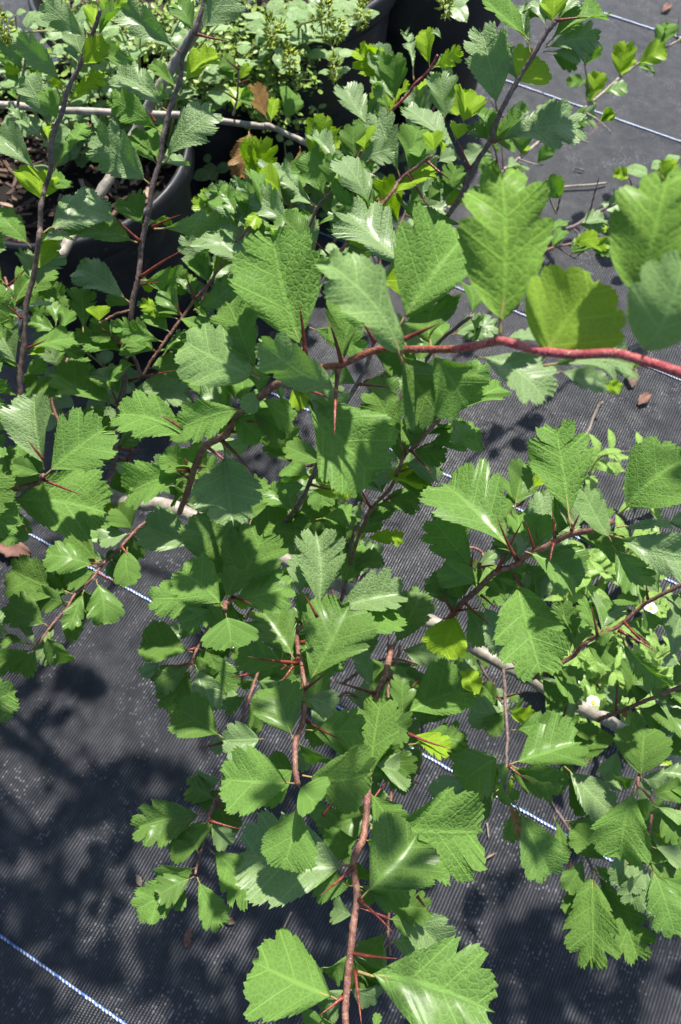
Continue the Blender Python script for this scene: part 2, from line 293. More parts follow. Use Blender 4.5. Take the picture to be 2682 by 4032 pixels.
# ---------------------------------------------------------------- the hawthorns, traced shoot by shoot
# T = window the coordinates of the following lines are measured in; B = shoot (bark, root radius, tip radius, then x y distance);
# L = leaf from its foot to its tip (width, options); S = thorn
TILES = dict(a=(0,0), b=(900,0), c=(1682,0), d=(0,900), e=(900,900), f=(1682,900), g=(0,1800), h=(900,1800), i=(1682,1800), j=(400,2600), k=(1200,2600), l=(1682,2700), m=(900,3032), n=(0,3032))
def px(t, x, y): o = TILES[t]; return o[0] + x * .6378, o[1] + y * .6378
SHRUB_A = '''
B gr 5.5 4.5 g:560,190,.52 g:780,270,.50 g:900,290,.50 g:1080,315,.49 h:200,560,.50 h:800,840,.50 i:30,1020,.50 i:230,1140,.49 i:480,1285,.48 i:610,1350,.48 l:920,120,.48 l:1100,205,.48 l:1240,290,.48 l:1450,400,.48 l:1700,520,.48
L g:565,190 g:795,240 .85 k=y
L g:610,235 g:690,325 .7 k=y
L k:640,160 k:560,250 .7 k=d
L i:500,1290 i:550,1250 1.1 k=d
S i:590,1340 i:500,1240
B rb 2.1 1.5 g:1110,340,.47 g:1160,210,.42 g:1190,100,.39 d:1220,1440,.36 d:1270,1340,.34 d:1400,1270,.32 e:50,1140,.30 e:120,1100,.295 e:190,1040,.285 e:300,960,.275 e:390,930,.27 e:480,890,.265 e:570,862,.26
L e:470,790 e:270,40 .68 u=.3 r=5
L e:700,1020 e:192,695 .42 u=.3 r=-25 k=p d=-1
L e:440,1005 e:895,1545 .72 u=.7 r=0
L e:195,930 d:1135,695 .72 u=.3 k=p
L e:175,910 e:-10,455 .55 u=.2 k=d
L d:1415,1145 d:1195,880 .5 k=d d=1.5
L d:1530,1110 d:1115,1235 .52 u=.3 d=-1
L d:1190,1320 d:718,1150 .54 u=.35
L e:20,1150 e:205,1300 .8
L e:60,1170 e:245,1080 .7 u=.9
L e:400,965 e:455,1115 .9 k=y
L e:190,1010 e:90,1120 .8 k=p
L g:1385,-60 g:1440,410 .80 u=.95 r=0 k=g
L g:1180,110 g:785,235 .62 u=.5 k=n
L g:1170,120 g:780,140 .35
S e:472,785 e:437,460
S e:680,850 e:655,1290
S e:410,970 e:640,1055
S d:1370,1310 d:1580,1540
S d:1170,1500 d:1118,1370
S d:1140,1245 d:978,1148
B rd 1.35 1.3 e:560,864,.26 e:620,850,.257 e:700,840,.25 e:830,780,.245 e:950,742,.24 e:1100,745,.23 e:1300,745,.222 e:1400,744,.215
B red 1.3 1.25 e:1395,744,.2152 f:200,742,.205 f:400,702,.195 f:450,692,.19 f:560,718,.185 f:680,752,.18 f:900,778,.175 f:1100,770,.17 f:1200,778,.167 f:1350,822,.162 f:1568,890,.155 f:1750,960,.15
L f:450,680 f:455,-362 .50 u=.0 r=5 k=b
L f:705,820 f:1060,325 1.10 u=.25 r=-5 k=v
L f:1290,515 f:1490,-340 .64 u=.0 r=0 k=b
L f:1325,805 f:1590,160 .72 u=.0 r=0 k=p d=-1
L f:290,785 f:730,1060 .50 u=.8 k=g d=1
L f:720,845 f:1280,860 .34 u=.9 k=g d=1.2
L f:800,880 f:1110,975 .4 u=.6 k=g d=1.4
L f:450,700 f:700,655 .4 u=.9 k=g d=1
L f:1040,960 f:1200,980 .5 k=y d=2
L e:1080,835 e:580,200 .36 u=.2 r=42 k=p d=-1
L e:1050,612 e:1455,55 .80 u=.55 r=0 k=n d=2
L e:900,690 e:655,420 .42 k=n d=2
L e:500,610 e:835,750 .42 k=n d=6
S e:1070,690 e:1308,583
S e:905,700 e:800,530
B br 1.5 1.1 h:200,560,.49 h:420,310,.44 h:500,160,.42 h:572,-20,.40 e:650,1200,.39 e:750,1040,.38 e:850,850,.37 e:900,700,.36 e:960,640,.36
L h:430,270 h:535,85 .6 u=.9 k=g
L h:460,205 h:745,240 .24 k=y
L h:700,190 h:520,60 .5 k=y
L e:600,1450 e:350,1340 .5 k=d
L e:570,1480 e:610,1400 .5 k=d
L h:480,180 h:330,170 .8 k=n
L h:410,330 h:250,190 .7 k=n d=-1
S h:500,165 h:692,208
B rb 1.0 .6 e:835,945,.385 e:920,915,.38 e:1010,880,.375 e:1075,825,.37
L e:860,955 e:1345,965 .42 u=.9 r=0 k=g
L e:1070,1070 e:1340,1030 .16 k=p
B br 1.4 1.1 h:700,700,.48 e:1060,1030,.46 e:1190,850,.44 e:1300,700,.42 e:1400,615,.40 e:1500,540,.38
L e:1390,650 e:1560,560 .5 u=.9 k=g
L e:1420,680 e:1600,640 .45 k=g
L f:150,660 f:430,600 .5 u=.9 k=g d=2
B rb 1.3 1.0 h:690,900,.50 h:790,530,.47 h:830,430,.46 h:880,320,.45 h:990,200,.43 e:1040,1510,.42 e:1090,1400,.41 e:1170,1330,.40 e:1250,1230,.39 e:1330,1160,.38 e:1410,1110,.37
L e:1088,1385 e:885,1000 .52 k=d
L e:1250,1230 e:1195,1085 1.2 k=p r=25
L e:1200,1352 e:1562,1325 .50 k=n u=.3
L f:165,1120 f:340,830 .50 k=n
L f:175,1140 f:462,980 .58 k=n u=.8
L f:150,1100 f:170,895 .42 k=n
L h:960,105 h:1238,175 .50 k=y
L h:870,305 h:620,60 .50 k=d u=.2
L h:815,500 h:1078,500 .34 k=y
L h:850,440 h:990,290 .6 u=.9 k=g
L h:540,385 h:805,345 .45 k=n
L h:740,530 h:620,400 .6 k=d
L h:800,760 h:900,530 .55 k=g d=2
L h:1000,150 h:1190,20 .7 k=g d=2
L h:1050,60 h:930,150 .6 k=g d=2
S h:878,315 h:798,160
S h:960,270 h:1065,218
S e:1060,1500 e:1140,1475
S e:1090,1395 e:1075,1300
B rb 1.5 1.3 h:60,640,.44 h:30,560,.40 g:1420,860,.345 g:1390,905,.33 g:1388,945,.325
L g:1405,790 g:1285,338 .78 u=.2 k=d
L h:0,872 h:215,470 .78 u=.3 k=d
L h:10,885 h:395,790 .62 u=.5 k=n
L g:1390,935 g:1105,700 .80 u=.4 k=n d=-.5
L g:1360,900 g:932,880 .52 u=.4 k=n d=1
L g:1350,930 g:1110,1030 .5 k=n d=1.5
L g:1395,965 g:1425,1180 1.55 u=.6 r=0 k=n
L g:1400,850 h:120,920 .5 k=y d=.5
L g:1200,560 g:885,425 .80 u=.3 k=g d=1
L h:110,640 h:435,330 .78 u=.3 k=d d=2
L h:550,965 h:540,468 .54 u=.3 k=g d=3
L h:680,805 h:790,525 .60 u=.3 k=n d=4
L h:440,865 h:425,605 .48 k=g d=4
L h:640,950 h:1085,845 .50 u=1. r=0 k=g d=5
L h:720,1110 h:1055,965 .62 u=1. r=0 k=n d=4
L h:430,1010 h:470,840 .6 k=d d=4
L h:60,480 g:1380,330 .6 k=d d=4
L h:130,420 h:190,130 .5 k=d d=4
S h:548,985 h:470,850
B rb 1.6 1.4 h:590,900,.45 h:560,1000,.43 h:430,1060,.40 h:435,1215,.375 h:460,1320,.36 j:1250,250,.35 j:1245,380,.34 j:1200,490,.33 j:1195,600,.325 j:1200,700,.32 j:1212,770,.315
L h:480,1425 h:745,912 .74 u=.3 k=d
L h:412,1255 h:195,945 .72 u=.2 k=d
L h:370,1290 h:55,1225 .58 k=n u=.3
L h:890,1440 h:800,1190 .4 k=g d=5
L j:1185,492 j:1065,158 .90 u=.2 k=d
L j:1000,485 j:752,495 .85 k=g
L j:1192,760 j:748,735 .82 u=.35 r=0 k=n
L j:1215,775 j:1330,890 1.6 k=n u=.3 r=-20 d=-.6
L j:1250,430 k:365,430 .72 u=.5 k=n
L j:1240,712 k:408,690 .88 u=.3 k=d
L j:1215,870 j:1120,1285 .85 u=.3 k=n
L j:1200,700 j:1010,640 .8 k=d d=3
L j:1275,200 j:1410,390 .7 k=g d=2
L j:1180,560 j:1300,640 .9 k=g d=4
L j:1230,870 j:1370,940 .7 k=d d=1
L j:755,482 j:465,290 .76 u=.3 k=d d=4
L j:905,215 j:765,320 .55 k=d d=5
S h:430,1270 h:118,1230
S h:475,1430 h:612,1328
S h:400,1290 h:303,1408
S j:1370,960 j:1430,870
B rb 1.1 .8 j:1010,-60,.46 j:950,120,.455 j:905,250,.45 j:850,420,.45 j:810,540,.445 j:775,650,.44 j:735,800,.43 j:700,870,.43 j:665,950,.425 j:655,1050,.42 j:610,1190,.415 j:578,1320,.41
L j:640,945 j:208,1038 .56 u=.3 k=d
L j:720,840 j:790,1075 .85 k=d u=.2 d=1
L j:735,790 j:610,900 .6 k=d d=1
L j:600,1195 j:578,1032 1.5 k=d
L j:668,1165 j:925,1485 .62 u=.9 r=0 k=n
L j:572,1335 j:345,1455 .72 k=d
L j:560,1310 j:212,1545 .55 k=n d=1
L j:520,1400 j:440,1530 .8 k=n d=1
L j:590,1340 j:750,1640 .5 k=n u=.5
S j:742,510 j:588,542
S j:730,800 j:792,930
B rb 1.1 .9 g:1330,960,.47 g:1270,1080,.46 g:1215,1190,.45 g:1180,1275,.44
L g:1190,1203 g:870,1155 .74 u=.2 k=d
L g:1240,1090 g:1030,1065 .5 k=g d=1
L g:1190,1270 g:948,1400 .62 k=d
L g:1185,1290 g:1015,1560 .58 k=d d=1
L g:1258,1150 g:1405,1465 .62 k=n
L g:1205,1280 g:1330,1565 .6 u=1 r=0 k=g d=.5
L g:1000,1265 g:863,1330 .6 k=g
L g:1210,1200 g:1300,1360 .5 k=d d=.5
L g:1270,1110 g:1420,1210 .5 k=g d=1
L h:60,1120 h:80,1290 .9 k=d d=1
S g:1540,1338 g:1420,1362
B rb 2.2 1.7 h:1010,1170,.47 h:980,1300,.45 k:490,120,.44 k:440,220,.43 k:410,420,.40 k:400,640,.38 k:385,860,.365 k:365,1080,.35 k:315,1200,.34 k:300,1275,.335 m:795,770,.325 m:770,960,.32 m:745,1200,.315 m:722,1450,.31 m:728,1650,.305
L h:1020,1172 h:1195,825 .52 u=.2 k=d
L h:1050,1180 h:1290,1220 .6 u=1 k=g
L k:600,345 k:985,180 .78 u=.8 k=n r=0
L k:600,350 k:600,90 .55 k=d
L k:400,800 k:470,245 .50 u=.3 k=d
L k:640,450 k:890,565 .5 k=y
L k:640,520 k:1000,500 .42 k=d d=2
L m:690,1425 m:160,1185 .84 u=.5 k=n
L m:800,1245 m:1620,1490 .64 u=1. r=0 k=n
L m:770,592 m:76,515 .68 u=.2 k=g
L m:820,790 m:1165,405 .95 u=.2 k=d r=0 d=-1
L m:875,362 m:1562,385 .72 u=.7 k=n
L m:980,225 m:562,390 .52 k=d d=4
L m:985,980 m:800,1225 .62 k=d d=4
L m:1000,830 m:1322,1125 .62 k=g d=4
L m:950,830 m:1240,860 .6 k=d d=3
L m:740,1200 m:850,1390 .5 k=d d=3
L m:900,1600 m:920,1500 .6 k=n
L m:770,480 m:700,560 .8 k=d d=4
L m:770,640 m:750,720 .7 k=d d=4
S m:805,795 m:1022,1008
S m:770,598 m:560,778
S m:705,1400 m:558,1515
S m:780,1240 m:822,1580
S k:440,205 k:158,118
S k:645,455 k:902,547
S m:1165,780 m:1228,858
B rb 1.2 .9 h:1060,1170,.50 k:570,0,.49 k:515,180,.48 k:530,500,.47 k:535,700,.46 k:530,960,.45 m:1000,600,.44 m:990,870,.43 m:985,1000,.43 m:1000,1140,.42
S m:1000,40 m:868,218
S m:1000,240 m:958,305
'''
SHRUB_L = '''
B br 2.1 1.3 d:640,1640,.50 d:690,1510,.49 d:715,1350,.48 d:735,1100,.47 d:765,980,.465 d:770,850,.46 d:790,700,.455 d:820,450,.445 d:855,300,.44 d:870,130,.435 a:895,1411,.43 a:920,1300,.425 a:940,1150,.42 a:990,980,.415 a:1005,850,.41 a:1050,670,.405 a:1110,500,.40 a:1130,350,.395 a:1210,180,.385 a:1265,0,.38 a:1300,-120,.375
L a:1115,325 a:728,35 .36 k=g u=.2
L a:1230,190 a:1430,-90 .72 k=g u=.2
L a:1130,520 a:1352,345 .42 k=y
L a:1038,690 a:702,462 .54 u=.85 k=g
L a:1012,825 a:683,605 .44 k=n u=.6
L a:930,1142 a:588,818 .62 k=g u=.3
L a:1020,1003 a:1325,685 .46 k=g u=.3
L a:848,1497 a:398,1310 .52 k=n u=.5
L a:950,1415 a:1432,1383 .30 k=g u=.3
L d:860,320 d:1168,305 .52 k=n u=.6
L d:815,466 d:478,245 .52 k=g u=.95 r=0
L d:800,775 d:458,678 .36 k=n u=.7
L d:780,735 d:545,615 .45 k=d d=1
L d:722,1092 d:333,890 .56 k=n u=.8
L d:770,1055 d:1172,1030 .55 k=g u=.8 r=-10
L d:815,470 d:660,430 .5 k=n d=1
L d:735,1300 d:612,1375 .7 k=n
L d:740,1385 d:832,1265 .7 k=d
L d:700,1440 d:580,1400 .5 k=d
L d:860,330 d:940,380 .5 k=y d=1
L d:840,480 d:880,460 .9 k=d d=1
L a:1100,560 a:940,390 .4 k=d d=4
S a:868,1492 a:688,1318
S a:940,1402 a:1116,1325
S a:960,752 a:911,678
S d:862,305 d:1152,122
S d:782,748 d:606,600
S d:800,940 d:1092,876
S d:722,1070 d:672,965
S d:720,1300 d:655,1265
B rb 1.2 .9 d:790,730,.455 d:840,820,.45 d:878,900,.447 d:925,830,.445 d:980,750,.442 d:1080,610,.44 d:1140,530,.44 d:1215,420,.435 d:1300,330,.43 d:1400,160,.425 b:75,1460,.42 b:215,1310,.41
L d:1018,705 d:713,595 .34 k=n u=.3
L d:1000,790 d:1148,628 .18 k=n
L d:1095,560 d:1242,615 .42 k=n
L d:1100,560 d:880,458 .34 k=y
L d:1300,325 d:1425,155 .46 k=y
L d:1205,420 d:1105,290 .3 k=g
L d:1195,505 d:1455,320 .50 k=n
L d:1210,505 d:1365,450 .6 k=g d=2
L d:1300,560 d:1210,490 .3 k=n
L d:1400,190 d:1218,60 .80 k=g u=.9 r=0
L d:1565,280 d:1320,20 .70 k=g u=.7
L b:60,1435 b:5,1200 .42 k=n
L b:205,1310 b:130,1400 .8 k=y
L b:155,1222 b:28,1100 .32 k=g
L b:95,1490 b:250,1380 .45 k=n
L b:150,1568 b:0,1430 .7 k=g
L b:400,1420 b:162,1185 .55 k=g u=.6
L b:540,1580 b:325,1325 .58 k=d u=.3
L b:330,1200 b:180,1080 .9 k=y d=2
L b:300,1190 b:260,1010 .9 k=g d=3
L b:310,1480 b:260,1400 .8 k=y d=2
L a:1485,1450 a:1348,1168 .52 k=n
S d:1105,525 d:1100,460
B rb .9 .7 d:800,505,.445 d:720,525,.44 d:660,560,.44 d:612,582,.435
L d:615,580 d:605,478 1.35 k=y
L d:640,590 d:560,560 .4 k=n
L d:515,640 d:497,362 .56 k=d d=1
B br 2.0 1.1 d:120,1600,.46 d:140,1410,.455 d:130,1200,.45 d:125,920,.44 d:145,750,.435 d:150,600,.43 d:165,450,.425 d:210,280,.42 d:240,60,.41 a:250,1400,.41 a:255,1265,.405 a:280,1150,.405 a:310,1060,.40 a:315,900,.395 a:345,790,.39 a:390,680,.385 a:420,550,.38 a:490,410,.375 a:560,240,.37 a:590,160,.365 a:620,60,.36
L a:575,210 a:590,50 .95 k=y
L a:600,235 a:748,60 .42 k=n
L a:545,250 a:268,5 .50 k=g u=.3
L a:500,405 a:655,260 .60 k=y
L a:490,412 a:418,285 .55 k=g u=1 r=0
L a:500,415 a:618,325 .5 k=g u=1 r=0
L a:412,542 a:105,228 .38 k=g u=.3
L a:418,645 a:640,455 .28 k=y
L a:340,792 a:158,470 .54 k=g u=.7
L a:302,892 a:55,658 .2 k=g
L a:330,1055 a:532,765 .22 k=n
L a:255,1255 a:230,1042 1.28 k=y u=.2
L a:265,1440 a:630,1222 .52 k=g u=.9
L a:195,1532 a:-20,1300 .62 k=n
L a:240,1065 a:-15,830 .62 k=g u=.3
L a:430,520 a:310,500 .4 k=y d=1
L a:300,880 a:290,780 .5 k=y d=2
L a:590,220 a:820,380 .3 k=g d=2
L a:650,80 a:630,-60 .5 k=y
L a:690,70 a:780,-20 .4 k=y
L d:215,275 d:338,50 .46 k=y
L d:215,370 d:365,150 .56 k=g u=.9
L d:205,340 d:150,140 .55 k=g
L d:140,565 d:-10,455 .52 k=n
L d:160,745 d:462,675 .42 k=n u=.7
L d:120,865 d:-40,570 .8 k=g u=.5
L d:150,905 d:272,820 .62 k=n
L d:115,885 d:0,800 .5 k=g u=.9
L d:120,1040 d:0,985 .34 k=n
L d:108,1262 d:-20,1100 .7 k=n
L d:130,1100 d:330,950 .55 k=n d=1
L d:170,780 d:280,760 .5 k=y
L d:150,720 d:50,550 .3 k=n
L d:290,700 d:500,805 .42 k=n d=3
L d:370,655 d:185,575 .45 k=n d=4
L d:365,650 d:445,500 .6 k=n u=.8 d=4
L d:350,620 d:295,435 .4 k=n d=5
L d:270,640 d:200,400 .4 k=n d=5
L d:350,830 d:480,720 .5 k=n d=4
L d:390,1050 d:320,1010 .6 k=n d=5
L d:280,960 d:150,930 .6 k=d d=3
L d:400,1150 d:560,1180 .5 k=g d=6
S d:135,558 d:43,468
S d:172,738 d:288,686
S d:120,1050 d:100,1010
B rb 1.8 1.3 g:-120,260,.42 g:70,205,.38 g:150,178,.37 g:235,160,.365 g:268,112,.355
L d:272,1490 d:212,1028 .56 k=g u=.3
L d:275,1525 d:658,1225 .74 k=n u=.5 r=0
L g:25,262 g:655,345 .70 k=n u=.85 r=0 d=-1
L d:262,1522 d:75,1450 .62 k=n u=.6
L g:-30,190 d:60,1365 .72 k=n
L g:20,270 g:110,530 .7 k=n
L g:-60,220 g:-10,30 .9 k=n
L g:160,150 g:240,140 .9 k=g u=1
L g:-20,200 g:-10,450 .6 k=n d=1
L d:30,1370 d:-20,1290 .9 k=g
L g:570,160 d:500,1420 .8 k=d d=5
S g:15,258 g:178,468
S d:268,1422 d:172,1303
B rb 1.2 .8 g:940,365,.50 g:840,450,.495 g:760,540,.49 g:690,610,.49 g:620,680,.485 g:570,750,.48 g:470,840,.48 g:420,920,.475 g:370,980,.475 g:310,1050,.47 g:235,1165,.465
L g:822,463 g:712,310 .95 k=d
L g:812,470 g:612,520 .60 k=g u=.8
L g:785,555 g:805,792 .65 k=n
L g:615,655 g:430,475 .78 k=d
L g:602,682 g:280,605 .58 k=n u=.8
L g:590,690 g:480,770 .7 k=d d=1
L g:450,845 g:68,690 .66 k=d
L g:300,1045 g:42,905 .72 k=d
L g:520,820 g:425,1062 .42 k=n
L g:595,760 g:640,1035 .74 k=n
L g:225,1170 g:130,1000 .32 k=g
L g:212,1180 g:-50,1310 .55 k=n
L g:232,1180 g:130,1345 .78 k=n
L g:345,1010 g:320,1280 .42 k=g d=1.5
L g:215,1160 g:-60,1160 .25 k=d
L g:640,640 g:720,590 .5 k=d d=1
S g:642,660 g:555,650
'''
SHRUB_R = '''
B rb 1.9 1.5 i:60,1100,.42 i:200,920,.40 i:240,880,.395 i:330,800,.385 i:420,712,.37 i:540,670,.36 i:620,605,.35 i:720,560,.34 i:800,515,.335 i:900,472,.325 i:1030,450,.315 i:1140,400,.305
L i:552,622 i:95,165 .68 k=n u=.3
L i:565,602 i:835,300 .78 k=g u=.9 r=0 d=1
L i:885,420 i:790,-190 .54 k=n u=.2
L i:1190,350 i:1600,0 .80 k=n u=.3
L i:1140,522 i:958,195 .40 k=p r=30 d=-.5
L i:1170,432 i:1640,372 .14 k=g
L i:1130,480 i:1700,640 .46 k=g u=.6
L i:1142,540 i:1340,810 .62 k=n u=.5
L i:600,580 i:935,790 .72 k=n u=.6 d=-.5
L i:325,792 i:105,650 .90 k=n
L i:300,705 i:35,378 .58 k=n
L i:550,760 i:705,1355 .62 k=n u=.8 r=0
L i:600,700 i:715,870 .9 k=g u=1 d=1
L i:340,900 i:490,1225 .55 k=g u=.8
L i:190,962 i:85,1225 .92 k=y
L i:200,932 i:15,740 .65 k=d d=1
L i:230,930 i:330,1060 .5 k=g
L i:430,740 i:540,800 .6 k=n
L i:400,770 i:420,860 1. k=d d=1
L i:510,660 i:640,680 .5 k=n
L i:540,610 i:560,350 .6 k=n u=.7 d=1
L i:730,560 i:900,540 .4 k=g u=1 d=1
L i:320,690 i:420,590 .5 k=g d=2
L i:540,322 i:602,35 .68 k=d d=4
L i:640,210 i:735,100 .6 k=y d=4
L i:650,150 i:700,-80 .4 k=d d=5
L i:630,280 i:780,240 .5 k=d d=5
S i:552,632 i:428,362
S i:430,705 i:602,372
S i:270,672 i:286,568
S i:530,718 i:690,918
S i:195,940 i:66,1022
S i:200,945 i:332,930
S i:330,850 i:432,942
S i:320,682 i:432,664
S i:782,530 i:760,645
S i:890,455 i:942,348
B rb 1.0 .8 i:330,720,.42 i:520,345,.415 i:580,290,.41 i:645,210,.405
B rb 1.5 1.1 i:600,1390,.45 i:760,1310,.43 i:900,1230,.42 i:960,1160,.41 i:1060,1100,.405 i:1170,1050,.40 i:1270,970,.395 i:1370,890,.39 i:1510,820,.38 i:1700,720,.37
L i:885,1232 i:825,900 .50 k=d u=.2
L i:1060,1102 i:955,878 .38 k=n
L i:1070,1082 i:1125,890 1.0 k=g u=.95
L i:1180,1090 i:1495,1402 .32 k=n
L i:1160,1065 i:1060,1150 .5 k=n
L i:1500,1260 i:1575,955 .62 k=g u=.7
L i:1500,1200 i:1500,1290 .9 k=g
L i:1240,1525 i:1290,1255 .64 k=d u=.2 d=2
L i:1480,1432 i:1620,1270 .45 k=d d=2
L i:1360,1330 i:1480,1500 .5 k=d d=3
L i:1530,830 i:1620,900 .6 k=n
L l:620,-75 l:925,145 .45 k=g u=.4 d=2
L i:740,1310 i:930,1500 .5 k=n u=.5
L i:700,1350 i:830,1570 .5 k=d d=1
L i:800,1270 i:880,1350 .4 k=o d=1
S i:1052,1102 i:1014,920
S i:1180,1068 i:1432,1212
S i:1362,875 i:1352,770
S l:845,190 l:870,100
B rb 1.6 1.2 l:1050,215,.45 l:1120,185,.445 l:1240,140,.44 l:1340,95,.43 l:1460,50,.425 l:1650,-30,.42
L l:1290,142 l:1640,250 .6 k=d
L l:1230,150 l:1210,190 .8 k=o
L l:1240,310 l:1315,180 .6 k=n
L l:1480,40 l:1640,110 .4 k=n
L l:1050,160 l:1120,90 .6 k=d
L l:1200,170 l:1090,100 .5 k=n d=2
L l:1400,300 l:1530,280 .6 k=g u=1
L l:865,262 l:1055,272 .52 k=d
L l:1200,325 l:925,415 .72 k=d u=.3
L l:1180,390 l:1085,565 .6 k=g u=.9
L l:1060,560 l:1200,620 .6 k=g d=1
L l:848,498 l:1140,795 .55 k=g u=.9 r=0
L l:860,540 l:1000,780 .6 k=d d=1
B rb 1.2 .8 l:1370,400,.43 l:1300,590,.42 l:1340,650,.415 l:1405,725,.41
L l:1320,582 l:1345,258 1.0 k=d u=.2
L l:1290,612 l:1195,1072 .74 k=n u=.6
L l:1400,742 l:1640,870 .3 k=p
L l:1420,500 l:1510,472 .3 k=y
L l:1420,535 l:1620,560 .6 k=g u=.95
L l:1480,640 l:1640,680 .5 k=n
L l:1440,760 l:1560,960 .8 k=d
L l:1420,380 l:1600,400 .5 k=n u=.8
L l:1430,400 l:1620,330 .5 k=d
B rb 1.1 .8 l:1390,780,.44 l:1370,940,.43 l:1376,1105,.42
L l:1312,1010 l:1178,1245 .75 k=g
L l:1370,1110 l:1255,1352 .74 k=g
L l:1380,1100 l:1530,1545 .52 k=n
L l:1385,990 l:1600,1130 .52 k=g u=1
L l:1390,1250 l:1450,1520 .6 k=g d=1.5
L l:1500,1200 l:1640,1380 .5 k=d d=1
L l:1400,900 l:1460,970 .5 k=y
L l:1180,1070 l:1160,1200 .8 k=d d=1
L l:1450,1180 l:1620,1250 .5 k=n
L l:1400,1340 l:1430,1500 .6 k=d d=2
B br 1.4 1.0 i:470,1310,.475 i:480,1420,.46 l:480,60,.45 l:485,160,.44 l:495,300,.43 l:490,400,.425 l:490,500,.42 l:484,660,.415
L l:470,182 l:262,150 1.0 k=g u=.3
L l:455,430 l:205,600 .98 k=n u=.3
L l:310,560 l:32,680 .75 k=g d=1.5
L l:440,640 l:245,800 .75 k=d d=2
L l:520,275 l:808,240 .52 k=n
L l:500,170 l:662,175 .62 k=y
L l:505,487 l:942,350 .70 k=n u=.3
L l:520,492 l:832,580 .62 k=d
L l:700,560 l:840,640 .6 k=d d=1
L l:555,738 l:760,1172 .60 k=n u=.9 r=0
L l:555,740 l:500,960 .5 k=n d=.5
L l:490,680 l:563,932 .12 k=o
L l:498,690 l:522,560 .14 k=y
L l:470,650 l:460,480 .35 k=d
L l:500,50 l:560,90 .8 k=d
L l:440,120 l:300,40 .8 k=d d=3
L l:60,440 l:250,370 .6 k=d d=4
L i:310,1520 i:230,1320 .6 k=y d=1
L i:150,1400 i:290,1280 .6 k=g d=3
L i:450,1560 i:340,1400 .6 k=d d=2
L l:620,480 l:600,620 .8 k=d d=2
L l:780,800 l:810,1080 .35 k=d d=3
S l:500,495 l:652,608
B br 1.2 1.0 i:310,1250,.48 i:360,1340,.475 i:420,1440,.47 l:465,110,.445
B br 1.3 1.0 l:600,500,.46 l:730,670,.45 l:790,760,.445 l:880,890,.44 l:960,1000,.435 l:1020,1135,.43
L l:1020,1130 l:1020,1730 .52 k=d u=.2
L l:1032,1125 l:1300,1690 .42 k=d u=.3 d=1
L l:965,1060 l:855,1265 .62 k=d
L l:1105,1090 l:895,880 .66 k=d
L l:850,832 l:1080,820 .34 k=g
L l:1030,1100 l:1170,1180 .5 k=n
L l:900,1240 l:880,1420 .7 k=d d=1
S l:880,1130 l:890,1070
'''
